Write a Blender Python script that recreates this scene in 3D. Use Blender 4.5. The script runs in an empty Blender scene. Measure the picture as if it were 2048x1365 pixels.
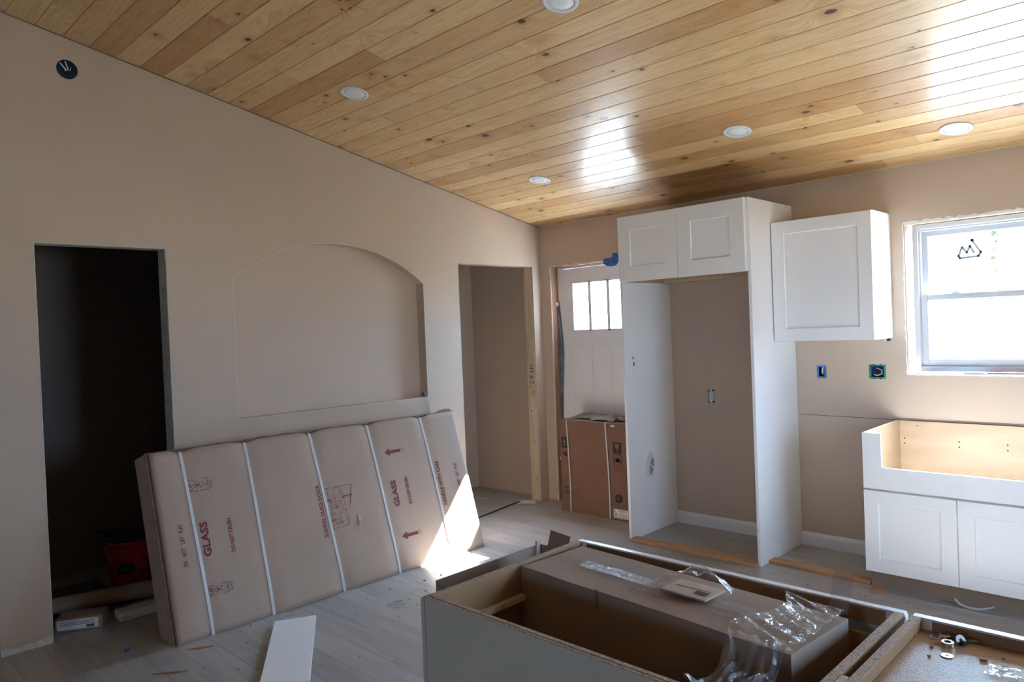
import bpy, bmesh, math, random
from mathutils import Vector, Matrix, noise
from mathutils.geometry import tessellate_polygon
random.seed(7)
S = bpy.context.scene
COL = S.collection
PI = math.pi

# ------------------------------------------------------------------ camera
yaw, pitch, roll = 0.77659, -0.015519, -0.039831
cy_, sy_, cp_, sp_ = math.cos(yaw), math.sin(yaw), math.cos(pitch), math.sin(pitch)
fwd = Vector((-sy_*cp_, cy_*cp_, sp_)); rt = Vector((cy_, sy_, 0)); up = rt.cross(fwd)
cr_, sr_ = math.cos(roll), math.sin(roll)
rt, up = cr_*rt + sr_*up, -sr_*rt + cr_*up
cam = bpy.data.cameras.new('camera'); cam.sensor_width = 36; cam.lens = 1459.975/2048*36; cam.clip_start = .05; cam.clip_end = 500
co = bpy.data.objects.new('camera', cam); COL.objects.link(co)
M = Matrix.Identity(4)
for i, v in enumerate((rt, up, -fwd)):
    for j in range(3): M[j][i] = v[j]
M.translation = (4.3955, -4.87578, 1.53565)
co.matrix_world = M
S.camera = co

# ------------------------------------------------------------------ light, sky, exposure
S.view_settings.view_transform = 'Standard'; S.view_settings.look = 'None'
S.view_settings.gamma = 1; S.view_settings.use_curve_mapping = False
S.view_settings.exposure = 1.38
S.cycles.max_bounces = 14; S.cycles.diffuse_bounces = 8; S.cycles.glossy_bounces = 5
S.cycles.transparent_max_bounces = 16; S.cycles.transmission_bounces = 6
S.cycles.sample_clamp_indirect = 12; S.cycles.caustics_reflective = False; S.cycles.caustics_refractive = False
W = bpy.data.worlds.new('sky'); S.world = W; W.use_nodes = True
# clear blue sky after the CIE clear-sky law: brighter towards the sun, even elsewhere
SUN_D = Vector((.03, 1, .935)).normalized()
wt = W.node_tree; bg = wt.nodes['Background']
def wn(t, **k):
    n = wt.nodes.new(t)
    for a_, v_ in k.items(): setattr(n, a_, v_)
    return n
def wmath(op, a_, b_=0.0):
    n = wn('ShaderNodeMath', operation=op)
    for i_, q_ in enumerate((a_, b_)):
        if hasattr(q_, 'links'): wt.links.new(q_, n.inputs[i_])
        else: n.inputs[i_].default_value = q_
    return n.outputs[0]
wtc = wn('ShaderNodeTexCoord'); wdot = wn('ShaderNodeVectorMath', operation='DOT_PRODUCT'); wdot.inputs[1].default_value = SUN_D
wt.links.new(wtc.outputs['Generated'], wdot.inputs[0])
wcos = wmath('MINIMUM', wmath('MAXIMUM', wdot.outputs['Value'], -1.0), 1.0)
gam = wmath('ARCCOSINE', wcos)
lum = wmath('ADD', wmath('ADD', .91, wmath('MULTIPLY', wmath('EXPONENT', wmath('MULTIPLY', gam, -3.0)), 10.0)), wmath('MULTIPLY', wmath('MULTIPLY', wcos, wcos), .45))
bg.inputs[0].default_value = (.43, .67, 1, 1); wt.links.new(wmath('MULTIPLY', lum, 9.0), bg.inputs[1])
sun = bpy.data.lights.new('sun', 'SUN'); sun.energy = 95; sun.angle = math.radians(.53); sun.color = (.94, .97, 1)
so = bpy.data.objects.new('sun', sun); COL.objects.link(so)
so.rotation_euler = Vector((-.03, -1, -.935)).to_track_quat('-Z', 'Y').to_euler()

def portal(name, loc, sx, sy, direction):
    l = bpy.data.lights.new(name, 'AREA'); l.shape = 'RECTANGLE'; l.size = sx; l.size_y = sy
    l.cycles.is_portal = True
    o = bpy.data.objects.new(name, l); COL.objects.link(o); o.location = loc
    o.rotation_euler = Vector(direction).to_track_quat('-Z', 'Y').to_euler()
portal('daylight_portal', (3.38, .15, 1.63), .84, .95, (0, -1, 0))
portal('daylight_portal', (5.72, -2.175, 1.48), 1.0, 1.0, (-1, 0, 0))  # portal for the added right-wall window
portal('daylight_portal', (3.65, -9.62, 1.5), .95, .65, (0, 1, 0))  # portal for the added rear window
portal('daylight_portal', (.574, .16, 1.71), .60, .44, (0, -1, 0))

# ------------------------------------------------------------------ material helpers
def newmat(name):
    m = bpy.data.materials.new(name); m.use_nodes = True
    nt = m.node_tree; b = nt.nodes['Principled BSDF']
    return m, nt, b
def nd(nt, t, **k):
    n = nt.nodes.new(t)
    for a, v in k.items():
        if a in n.inputs: n.inputs[a].default_value = v
        else: setattr(n, a, v)
    return n
def lk(nt, a, b): nt.links.new(a, b)
def c4(c): return (c[0], c[1], c[2], 1)
def mat(name, col, rough=.6, var=.06, scale=6, bump=0, bscale=60, metal=0, stretch=(1, 1, 1), coat=0, spec=.5):
    m, nt, b = newmat(name)
    b.inputs['Roughness'].default_value = rough; b.inputs['Metallic'].default_value = metal
    b.inputs['Coat Weight'].default_value = coat; b.inputs['Specular IOR Level'].default_value = spec
    tc = nd(nt, 'ShaderNodeTexCoord'); mp = nd(nt, 'ShaderNodeMapping'); mp.inputs['Scale'].default_value = stretch
    lk(nt, tc.outputs['Object'], mp.inputs['Vector'])
    n = nd(nt, 'ShaderNodeTexNoise', Scale=scale, Detail=5.0); lk(nt, mp.outputs[0], n.inputs['Vector'])
    r = nd(nt, 'ShaderNodeValToRGB')
    r.color_ramp.elements[0].position = .3; r.color_ramp.elements[1].position = .7
    r.color_ramp.elements[0].color = c4([x*(1-var) for x in col]); r.color_ramp.elements[1].color = c4([min(1, x*(1+var)) for x in col])
    lk(nt, n.outputs['Fac'], r.inputs[0]); lk(nt, r.outputs[0], b.inputs['Base Color'])
    if bump:
        n2 = nd(nt, 'ShaderNodeTexNoise', Scale=bscale, Detail=4.0); lk(nt, mp.outputs[0], n2.inputs['Vector'])
        bp = nd(nt, 'ShaderNodeBump', Strength=bump, Distance=.003); lk(nt, n2.outputs['Fac'], bp.inputs['Height']); lk(nt, bp.outputs[0], b.inputs['Normal'])
    return m
def math_(nt, op, a, b=None, clamp=False):
    n = nd(nt, 'ShaderNodeMath', operation=op, use_clamp=clamp)
    for i, v in enumerate((a, b)):
        if v is None: continue
        if hasattr(v, 'links'): lk(nt, v, n.inputs[i])
        else: n.inputs[i].default_value = v
    return n.outputs[0]

def pine_boards():
    """knotty tongue-and-groove pine: grain along X, knots, a tone of its own for every board"""
    m, nt, b = newmat('knotty_pine')
    g = nd(nt, 'ShaderNodeNewGeometry'); oi = nd(nt, 'ShaderNodeObjectInfo')
    off = nd(nt, 'ShaderNodeCombineXYZ')
    lk(nt, math_(nt, 'MULTIPLY', oi.outputs['Random'], 91.7), off.inputs[0]); lk(nt, math_(nt, 'MULTIPLY', oi.outputs['Random'], 37.3), off.inputs[1])
    vec = nd(nt, 'ShaderNodeVectorMath', operation='ADD'); lk(nt, g.outputs['Position'], vec.inputs[0]); lk(nt, off.outputs[0], vec.inputs[1])
    flat = nd(nt, 'ShaderNodeVectorMath', operation='MULTIPLY'); flat.inputs[1].default_value = (1, 1, 0); lk(nt, vec.outputs[0], flat.inputs[0])
    def knots(scale, rmin, rmax, keep):
        sq = nd(nt, 'ShaderNodeVectorMath', operation='MULTIPLY'); sq.inputs[1].default_value = (.62, 1, 1); lk(nt, flat.outputs[0], sq.inputs[0])
        v = nd(nt, 'ShaderNodeTexVoronoi', Scale=scale); lk(nt, sq.outputs[0], v.inputs['Vector'])
        d = math_(nt, 'DIVIDE', v.outputs['Distance'], scale)
        w = nd(nt, 'ShaderNodeTexNoise', Scale=60.0); lk(nt, vec.outputs[0], w.inputs['Vector'])
        d = math_(nt, 'ADD', d, math_(nt, 'MULTIPLY', math_(nt, 'SUBTRACT', w.outputs['Fac'], .5), .006))
        sep = nd(nt, 'ShaderNodeSeparateColor'); lk(nt, v.outputs['Color'], sep.inputs[0])
        r = math_(nt, 'ADD', math_(nt, 'MULTIPLY', sep.outputs[0], rmax-rmin), rmin)
        on = math_(nt, 'LESS_THAN', sep.outputs[1], keep)
        core = math_(nt, 'MULTIPLY', math_(nt, 'SUBTRACT', 1.0, math_(nt, 'DIVIDE', d, r), True), on)
        halo = math_(nt, 'MULTIPLY', math_(nt, 'SUBTRACT', 1.0, math_(nt, 'DIVIDE', d, math_(nt, 'MULTIPLY', r, 4.5)), True), on)
        return core, halo, d
    k1, h1, d1 = knots(6.2, .008, .022, .95)
    k2, h2, d2 = knots(9.5, .004, .010, .60)
    # grain: long stretched noise, bent round the knots
    mp = nd(nt, 'ShaderNodeMapping'); mp.inputs['Scale'].default_value = (.9, 13, 1)
    bend = nd(nt, 'ShaderNodeCombineXYZ'); lk(nt, math_(nt, 'MULTIPLY', h1, .09), bend.inputs[1])
    v2 = nd(nt, 'ShaderNodeVectorMath', operation='ADD'); lk(nt, flat.outputs[0], v2.inputs[0]); lk(nt, bend.outputs[0], v2.inputs[1])
    lk(nt, v2.outputs[0], mp.inputs['Vector'])
    n1 = nd(nt, 'ShaderNodeTexNoise', Scale=1.5, Detail=3.0, Distortion=.6); lk(nt, mp.outputs[0], n1.inputs['Vector'])
    wv = math_(nt, 'FRACT', math_(nt, 'MULTIPLY', n1.outputs['Fac'], 7.0))
    wv = math_(nt, 'ABSOLUTE', math_(nt, 'SUBTRACT', wv, .5))
    mp2 = nd(nt, 'ShaderNodeMapping'); mp2.inputs['Scale'].default_value = (3, 160, 1); lk(nt, v2.outputs[0], mp2.inputs['Vector'])
    n2 = nd(nt, 'ShaderNodeTexNoise', Scale=1.0, Detail=2.0); lk(nt, mp2.outputs[0], n2.inputs['Vector'])
    base = nd(nt, 'ShaderNodeMix', data_type='RGBA'); base.inputs[6].default_value = (.74, .52, .27, 1); base.inputs[7].default_value = (.50, .275, .105, 1)
    rr = math_(nt, 'POWER', oi.outputs['Random'], 1.5)
    lk(nt, rr, base.inputs[0])
    gr = nd(nt, 'ShaderNodeMix', data_type='RGBA', blend_type='MULTIPLY'); gr.inputs[7].default_value = (.72, .56, .38, 1)
    gf = math_(nt, 'ADD', math_(nt, 'MULTIPLY', wv, 1.25), math_(nt, 'MULTIPLY', math_(nt, 'SUBTRACT', n2.outputs['Fac'], .4), .7), True)
    gf = math_(nt, 'MULTIPLY', gf, math_(nt, 'MULTIPLY', n1.outputs['Fac'], 1.5), True)
    lk(nt, gf, gr.inputs[0]); lk(nt, base.outputs[2], gr.inputs[6])
    h = math_(nt, 'MAXIMUM', math_(nt, 'MULTIPLY', math_(nt, 'POWER', h1, 2.2), .8), math_(nt, 'MULTIPLY', math_(nt, 'POWER', h2, 2.0), .6))
    hm = nd(nt, 'ShaderNodeMix', data_type='RGBA'); hm.inputs[7].default_value = (.34, .14, .035, 1); lk(nt, h, hm.inputs[0]); lk(nt, gr.outputs[2], hm.inputs[6])
    kk = math_(nt, 'MULTIPLY', math_(nt, 'MAXIMUM', k1, k2), 5.0, True)
    km = nd(nt, 'ShaderNodeMix', data_type='RGBA'); km.inputs[7].default_value = (.085, .030, .010, 1); lk(nt, kk, km.inputs[0]); lk(nt, hm.outputs[2], km.inputs[6])
    lk(nt, km.outputs[2], b.inputs['Base Color'])
    b.inputs['Roughness'].default_value = .42; b.inputs['Specular IOR Level'].default_value = .4
    b.inputs['Coat Weight'].default_value = .36; b.inputs['Coat Roughness'].default_value = .21
    bn = nd(nt, 'ShaderNodeTexNoise', Scale=3.0, Detail=2.0); lk(nt, flat.outputs[0], bn.inputs['Vector'])
    bp = nd(nt, 'ShaderNodeBump', Strength=.05, Distance=.01)
    lk(nt, math_(nt, 'ADD', math_(nt, 'MULTIPLY', n2.outputs['Fac'], .12), bn.outputs['Fac']), bp.inputs['Height']); lk(nt, bp.outputs[0], b.inputs['Normal'])
    return m

def vinyl_planks():
    m, nt, b = newmat('grey_vinyl_plank')
    g = nd(nt, 'ShaderNodeNewGeometry'); oi = nd(nt, 'ShaderNodeObjectInfo')
    off = nd(nt, 'ShaderNodeCombineXYZ'); lk(nt, math_(nt, 'MULTIPLY', oi.outputs['Random'], 57.1), off.inputs[0]); lk(nt, math_(nt, 'MULTIPLY', oi.outputs['Random'], 23.3), off.inputs[1])
    vec = nd(nt, 'ShaderNodeVectorMath', operation='ADD'); lk(nt, g.outputs['Position'], vec.inputs[0]); lk(nt, off.outputs[0], vec.inputs[1])
    mp = nd(nt, 'ShaderNodeMapping'); mp.inputs['Scale'].default_value = (1.1, 9, 1); lk(nt, vec.outputs[0], mp.inputs[0])
    n = nd(nt, 'ShaderNodeTexNoise', Scale=2.2, Detail=6.0, Distortion=.5); lk(nt, mp.outputs[0], n.inputs['Vector'])
    r = nd(nt, 'ShaderNodeValToRGB'); e = r.color_ramp.elements
    e[0].position = .3; e[0].color = (.28, .262, .25, 1); e[1].position = .72; e[1].color = (.40, .385, .372, 1)
    lk(nt, n.outputs['Fac'], r.inputs[0])
    hs = nd(nt, 'ShaderNodeHueSaturation'); lk(nt, r.outputs[0], hs.inputs['Color']); lk(nt, math_(nt, 'ADD', math_(nt, 'MULTIPLY', oi.outputs['Random'], .30), .85), hs.inputs['Value'])
    # building dust
    dn = nd(nt, 'ShaderNodeTexNoise', Scale=1.1, Detail=4.0); lk(nt, g.outputs['Position'], dn.inputs['Vector'])
    dm = nd(nt, 'ShaderNodeMix', data_type='RGBA'); dm.inputs[7].default_value = (.40, .36, .31, 1)
    lk(nt, math_(nt, 'MULTIPLY', math_(nt, 'SUBTRACT', dn.outputs['Fac'], .38), 1.6, True), dm.inputs[0]); lk(nt, hs.outputs[0], dm.inputs[6])
    lk(nt, dm.outputs[2], b.inputs['Base Color'])
    lk(nt, math_(nt, 'ADD', math_(nt, 'MULTIPLY', dn.outputs['Fac'], .10), .24), b.inputs['Roughness'])
    bp = nd(nt, 'ShaderNodeBump', Strength=.12, Distance=.002); lk(nt, n.outputs['Fac'], bp.inputs['Height']); lk(nt, bp.outputs[0], b.inputs['Normal'])
    return m

def particle_board():
    m, nt, b = newmat('particle_board_edge')
    tc = nd(nt, 'ShaderNodeTexCoord'); v = nd(nt, 'ShaderNodeTexVoronoi', Scale=420.0); lk(nt, tc.outputs['Object'], v.inputs['Vector'])
    n = nd(nt, 'ShaderNodeTexNoise', Scale=300.0, Detail=3.0); lk(nt, tc.outputs['Object'], n.inputs['Vector'])
    s = nd(nt, 'ShaderNodeSeparateColor'); lk(nt, v.outputs['Color'], s.inputs[0])
    r = nd(nt, 'ShaderNodeValToRGB'); e = r.color_ramp.elements
    e[0].position = .12; e[0].color = (.06, .035, .022, 1); e[1].position = .5; e[1].color = (.46, .34, .25, 1)
    lk(nt, math_(nt, 'ADD', math_(nt, 'MULTIPLY', s.outputs[0], .6), math_(nt, 'MULTIPLY', n.outputs['Fac'], .4)), r.inputs[0]); lk(nt, r.outputs[0], b.inputs['Base Color'])
    b.inputs['Roughness'].default_value = .75
    return m

def film(name, tint, haze, rough=.06, bump=.7, bscale=26, ior=.6):
    m, nt, b = newmat(name); nt.nodes.remove(b); out = nt.nodes['Material Output']
    tr = nd(nt, 'ShaderNodeBsdfTransparent'); tr.inputs[0].default_value = c4(tint)
    gl = nd(nt, 'ShaderNodeBsdfGlossy'); gl.inputs['Roughness'].default_value = rough
    df = nd(nt, 'ShaderNodeBsdfDiffuse'); df.inputs[0].default_value = (.8, .82, .85, 1)
    lw = nd(nt, 'ShaderNodeLayerWeight', Blend=.5)
    frv = math_(nt, 'ADD', math_(nt, 'MULTIPLY', math_(nt, 'POWER', lw.outputs['Facing'], 3.5), ior), .045)
    m1 = nd(nt, 'ShaderNodeMixShader', Fac=haze); lk(nt, tr.outputs[0], m1.inputs[1]); lk(nt, df.outputs[0], m1.inputs[2])
    m2 = nd(nt, 'ShaderNodeMixShader'); lk(nt, frv, m2.inputs[0]); lk(nt, m1.outputs[0], m2.inputs[1]); lk(nt, gl.outputs[0], m2.inputs[2])
    lk(nt, m2.outputs[0], out.inputs[0])
    if bump:
        tc = nd(nt, 'ShaderNodeTexCoord'); n = nd(nt, 'ShaderNodeTexNoise', Scale=bscale, Detail=3.0, Distortion=1.2); lk(nt, tc.outputs['Object'], n.inputs['Vector'])
        bp = nd(nt, 'ShaderNodeBump', Strength=bump, Distance=.02); lk(nt, n.outputs['Fac'], bp.inputs['Height'])
        lk(nt, bp.outputs[0], gl.inputs['Normal']); lk(nt, bp.outputs[0], lw.inputs['Normal'])
    return m

PAINT = mat('greige_wall_paint', (.535, .42, .325), .62, .025, 3, .10, 220)
PAPER = mat('raw_drywall', (.66, .63, .58), .9, .15, 30, .5, 120)
PINE = pine_boards(); VINYL = vinyl_planks(); CHIP = particle_board()
WHITE = mat('white_cabinet_paint', (.80, .80, .81), .34, .015, 4)
WHITEG = mat('glossy_white_edge', (.80, .80, .81), .20, .015, 4)
DOORW = mat('white_door_paint', (.82, .82, .83), .40, .015, 4)
TRIMW = mat('white_trim', (.76, .76, .76), .42, .02, 4)
VINYLW = mat('white_vinyl', (.66, .67, .69), .35, .01, 4)
WINF = mat('window_frame_vinyl', (.50, .51, .54), .4, .01, 4)
MAPLE = mat('maple_melamine', (.45, .315, .195), .42, .07, 3, 0, 60, 0, (1, 1, 5))
BROWNP = mat('brown_cabinet_interior', (.30, .17, .085), .40, .10, 5)
TRAYM = mat('orange_brown_panel', (.33, .19, .095), .40, .08, 7, .35, 260)
GREYP = mat('pale_green_grey_panel', (.64, .62, .54), .5, .02, 3)
STUD = mat('spruce_lumber', (.60, .46, .31), .75, .14, 5, .3, 50, 0, (8, 8, 1))
STUDG = mat('primed_grey_stud', (.42, .43, .38), .8, .12, 8, .3, 50)
LUMB = mat('orange_lumber', (.45, .235, .115), .6, .18, 4, .2, 50, 0, (1, 9, 9))
LUMB2 = mat('tan_framing_wood', (.36, .24, .145), .75, .15, 6, .2, 50, 0, (8, 8, 1))
OSB = mat('reddish_framing_wood', (.34, .175, .10), .75, .28, 9, .5, 50, 0, (1, 1, .5))
FLASH = mat('dark_flashing_membrane', (.11, .12, .14), .32, .5, 7, .7, 20)
CARD = mat('cardboard', (.40, .295, .235), .8, .045, 4, .25, 90)
CARDR = mat('reddish_cardboard', (.19, .098, .058), .8, .05, 4, .25, 90)
CARDI = mat('cardboard_carton', (.30, .22, .165), .75, .07, 5, .35, 60)
CARDD = mat('cardboard_edge', (.20, .135, .095), .9, .2, 20, .4, 90)
RED = mat('red_print', (.18, .018, .024), .7, .08, 40)
BLACK = mat('black_print', (.012, .012, .012), .7, .1, 30)
GREYPR = mat('grey_print', (.10, .085, .075), .8, .1, 30)
STRAP = mat('white_strapping', (.56, .56, .58), .35, .05, 20)
BLUET = mat('blue_tape', (.045, .16, .45), .6, .10, 12, .3, 60)
BLUEB = mat('blue_plastic_box', (.02, .09, .30), .45, .1, 20)
NAVY = mat('navy_plastic_box', (.010, .030, .085), .5, .1, 20)
GREENB = mat('green_plaster_ring', (.04, .22, .11), .5, .1, 20)
DARKP = mat('black_plastic', (.012, .012, .014), .45, .1, 20)
WIREW = mat('white_wire', (.70, .70, .68), .4, .04, 20)
WIREC = mat('bare_copper', (.45, .26, .14), .35, .1, 30, metal=.8)
STEEL = mat('bright_steel', (.68, .68, .70), .22, .04, 30, metal=1)
OLIVE = mat('zinc_screw', (.16, .15, .06), .4, .15, 90, metal=.7)
DARKCL = mat('shaded_closet_paint', (.17, .135, .11), .7, .03, 3)  # wall paint darkened so the closet's shade sits in the colour
BUCK = mat('red_plastic', (.42, .035, .02), .4, .06, 6)
LENS = mat('lamp_lens', (.80, .80, .80), .35, .01, 10)
PAPERW = mat('white_paper', (.72, .72, .73), .7, .04, 20)
TAN = mat('tan_paper', (.52, .41, .29), .7, .06, 20)
RUST = mat('red_sill_shim', (.42, .10, .05), .6, .15, 20)
FILM = film('clear_plastic_film', (.96, .96, .96), .05, .08, .5, 18, .6)
FILM2 = film('crinkled_stretch_film', (.95, .95, .95), .13, .10, .7, 24, .7)
TAPEC = film('clear_tape', (.95, .95, .95), .10, .14, .2, 40, .16)
GLASS = film('window_glass', (.97, .985, .98), 0, .01, 0)
GRASS = mat('gravel_ground', (.27, .26, .23), .9, .3, 2, .5, 20)
LEAF = mat('tree_leaves', (.26, .34, .24), .8, .3, 1.5, .5, 4)
BARK = mat('tree_bark', (.14, .10, .07), .9, .3, 6, .5, 20)
DUST = mat('sawdust', (.40, .31, .20), .95, .2, 60)

# ------------------------------------------------------------------ object helpers
def obj(name, me, m=None, parent=None, loc=None, smooth=False):
    if isinstance(me, bmesh.types.BMesh):
        bm = me; me = bpy.data.meshes.new(name); bmesh.ops.recalc_face_normals(bm, faces=bm.faces[:]); bm.to_mesh(me); bm.free()
    o = bpy.data.objects.new(name, me); COL.objects.link(o)
    if m:
        me.materials.clear(); 
        for q in (m if isinstance(m, (list, tuple)) else [m]): me.materials.append(q)
    if smooth:
        for p in me.polygons: p.use_smooth = True
    if parent: o.parent = parent
    if loc: o.location = loc
    return o
def thing(name, label, cat, loc=(0, 0, 0), group=None, rotz=0):
    o = bpy.data.objects.new(name, None); COL.objects.link(o); o.location = loc; o.rotation_euler.z = rotz
    o.empty_display_size = .1
    return tag(o, label, cat, group)
def tag(o, label, cat, group=None):
    o['label'] = label; o['category'] = cat
    if group: o['group'] = group
    return o
def structure(o): o['kind'] = 'structure'; return o
def stuff(o): o['kind'] = 'stuff'; return o
def box(bm, x0, x1, y0, y1, z0, z1, bev=0, mi=0):
    r = bmesh.ops.create_cube(bm, size=1)
    for v in r['verts']: v.co = Vector(((x0+x1)/2+v.co.x*(x1-x0), (y0+y1)/2+v.co.y*(y1-y0), (z0+z1)/2+v.co.z*(z1-z0)))
    fs = list({f for v in r['verts'] for f in v.link_faces})
    for f in fs: f.material_index = mi
    if bev:
        es = list({e for v in r['verts'] for e in v.link_edges})
        bmesh.ops.bevel(bm, geom=es, offset=bev, segments=2, affect='EDGES', profile=.5)
    return r['verts']
def BX(*a, **k): bm = bmesh.new(); box(bm, *a, **k); return bm
def from_py(name, v, f):
    me = bpy.data.meshes.new(name); me.from_pydata([tuple(x) for x in v], [], f); me.update(); return me
def tube(pts, r, seg=8, caps=True):
    pts = [Vector(p) for p in pts]; v, f = [], []
    n = len(pts); a0 = None
    for i, p in enumerate(pts):
        t = (pts[min(i+1, n-1)]-pts[max(i-1, 0)]).normalized()
        a = t.cross(Vector((0, 0, 1))) if a0 is None else a0 - t*a0.dot(t)
        if a.length < 1e-3: a = t.cross(Vector((1, 0, 0)))
        a.normalize(); a0 = a; b = t.cross(a)
        rr = r[i] if isinstance(r, (list, tuple)) else r
        for k in range(seg):
            w = 2*PI*k/seg; v.append(p + (a*math.cos(w)+b*math.sin(w))*rr)
    for i in range(n-1):
        for k in range(seg):
            k2 = (k+1) % seg; f.append((i*seg+k, i*seg+k2, (i+1)*seg+k2, (i+1)*seg+k))
    if caps: f.append(tuple(range(seg))); f.append(tuple(range((n-1)*seg, n*seg)))
    return from_py('tube', v, f)
def lathe(prof, seg=24, close=False):
    """profile of (radius, z) turned about Z"""
    v, f = [], []
    for r, z in prof:
        for k in range(seg): a = 2*PI*k/seg; v.append((r*math.cos(a), r*math.sin(a), z))
    n = len(prof)
    for i in range(n-1 if not close else n):
        j = (i+1) % n
        for k in range(seg): k2 = (k+1) % seg; f.append((i*seg+k, i*seg+k2, j*seg+k2, j*seg+k))
    if not close:
        if prof[0][0] > 1e-4: f.append(tuple(range(seg)))
        if prof[-1][0] > 1e-4: f.append(tuple(range((n-1)*seg, n*seg)))
    return from_py('lathe', v, f)
def shaker(w, h, t=.02, st=.068, rec=.007):
    """shaker door: origin lower left of the front; front faces -Y"""
    s2 = st+.004
    o = [(0, 0), (w, 0), (w, h), (0, h)]; a = [(st, st), (w-st, st), (w-st, h-st), (st, h-st)]; b_ = [(s2, s2), (w-s2, s2), (w-s2, h-s2), (s2, h-s2)]
    v = [(x, 0, z) for x, z in o]+[(x, 0, z) for x, z in a]+[(x, rec, z) for x, z in b_]+[(x, t, z) for x, z in o]
    f = [(8, 9, 10, 11), (15, 14, 13, 12)]
    for i in range(4):
        j = (i+1) % 4; f += [(i, j, 4+j, 4+i), (4+i, 4+j, 8+j, 8+i), (12+i, 12+j, j, i)]
    me = from_py('door', v, f)
    bm = bmesh.new(); bm.from_mesh(me)
    es = [e for e in bm.edges if len(e.link_faces) == 2 and e.calc_face_angle(0) > 1.2 and all(abs(q.co.y) < 1e-5 for q in e.verts)]
    bmesh.ops.bevel(bm, geom=es, offset=.0025, segments=2, affect='EDGES', profile=.5)
    return bm
def holed(outer, holes, to3, depth_out, hole_depths):
    """flat wall face with holes. outer/hole loops are 2-D; to3(a, b, d) gives the point at depth d behind the face"""
    v, f = [], []
    loops = [outer]+holes
    flat = [p for l in loops for p in l]
    for t in tessellate_polygon([[Vector((p[0], p[1], 0)) for p in l] for l in loops]): f.append(tuple(t))
    v = [to3(p[0], p[1], 0) for p in flat]
    base = 0
    for li, l in enumerate(loops):
        d = depth_out if li == 0 else hole_depths[li-1]
        n0 = len(v); v += [to3(p[0], p[1], d) for p in l]; n = len(l)
        for i in range(n): j = (i+1) % n; f.append((base+i, base+j, n0+j, n0+i))
        if li > 0 and hole_depths[li-1] < depth_out: f.append(tuple(range(n0, n0+n)))
        base += n
    n0 = len(v)
    thr = [l for l, d in zip(holes, hole_depths) if d >= depth_out]
    fl = [p for l in [outer]+thr for p in l]
    for t in tessellate_polygon([[Vector((p[0], p[1], 0)) for p in l] for l in [outer]+thr]): f.append(tuple(n0+i for i in t))
    v += [to3(p[0], p[1], depth_out) for p in fl]
    me = from_py('wall', v, f)
    bm = bmesh.new(); bm.from_mesh(me); bmesh.ops.remove_doubles(bm, verts=bm.verts[:], dist=1e-5); return bm
class Frame:
    """local (u, v) on a surface -> world; w lifts off it"""
    def __init__(s, o, eu, ev, bulge=None):
        s.o, s.eu, s.ev = Vector(o), Vector(eu).normalized(), Vector(ev).normalized(); s.n = s.eu.cross(s.ev); s.b = bulge
    def __call__(s, u, v, w=0): return s.o+s.eu*u+s.ev*v+s.n*(w+(s.b(u, v) if s.b else 0))
def decal(name, polys, fr, m, parent, w=.0012):
    v, f = [], []
    for p in polys:
        i = len(v); v += [fr(a, b, w) for a, b in p]; f.append(tuple(range(i, i+len(p))))
    return obj(name, from_py(name, v, f), m, parent)
def line(pts, t):
    """thick 2-D polyline as quads"""
    out = []
    for (a, b), (c, d) in zip(pts, pts[1:]):
        l = math.hypot(c-a, d-b) or 1; nx, ny = -(d-b)/l*t/2, (c-a)/l*t/2; ex, ey = (c-a)/l*t/2, (d-b)/l*t/2
        n = max(1, int(l/.1))
        for k in range(n):
            s0, s1 = k/n, (k+1)/n
            ax, ay, bx_, by_ = a-ex+(c-a+2*ex)*s0, b-ey+(d-b+2*ey)*s0, a-ex+(c-a+2*ex)*s1, b-ey+(d-b+2*ey)*s1
            out.append([(ax+nx, ay+ny), (bx_+nx, by_+ny), (bx_-nx, by_-ny), (ax-nx, ay-ny)])
    return out
def rect(a, b, c, d): return [(a, b), (c, b), (c, d), (a, d)]
def disc(cx, cy, r, n=20): return [(cx+r*math.cos(2*PI*k/n), cy+r*math.sin(2*PI*k/n)) for k in range(n)]
def text(name, s, fr, u0, v0, u1, v1, m, parent, rot=0, flip=False, bold=0, w=.0013):
    """flat lettering fitted into the (u, v) rectangle; rot=90 reads upwards; flip mirrors it"""
    c = bpy.data.curves.new(name, 'FONT'); c.body = s; c.offset = bold; c.resolution_u = 2
    t = bpy.data.objects.new(name, c); COL.objects.link(t)
    dg = bpy.context.evaluated_depsgraph_get(); me = bpy.data.meshes.new_from_object(t.evaluated_get(dg))
    bpy.data.objects.remove(t)
    xs = [q.co.x for q in me.vertices]; ys = [q.co.y for q in me.vertices]
    x0, x1, y0, y1 = min(xs), max(xs), min(ys), max(ys)
    for q in me.vertices:
        a, b = (q.co.x-x0)/(x1-x0), (q.co.y-y0)/(y1-y0)
        if flip: a = 1-a
        if rot == 90: a, b = 1-b, a
        elif rot == 180: a, b = 1-a, 1-b
        q.co = fr(u0+(u1-u0)*a, v0+(v1-v0)*b, w)
    me.materials.clear()
    return obj(name, me, m, parent)
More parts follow.
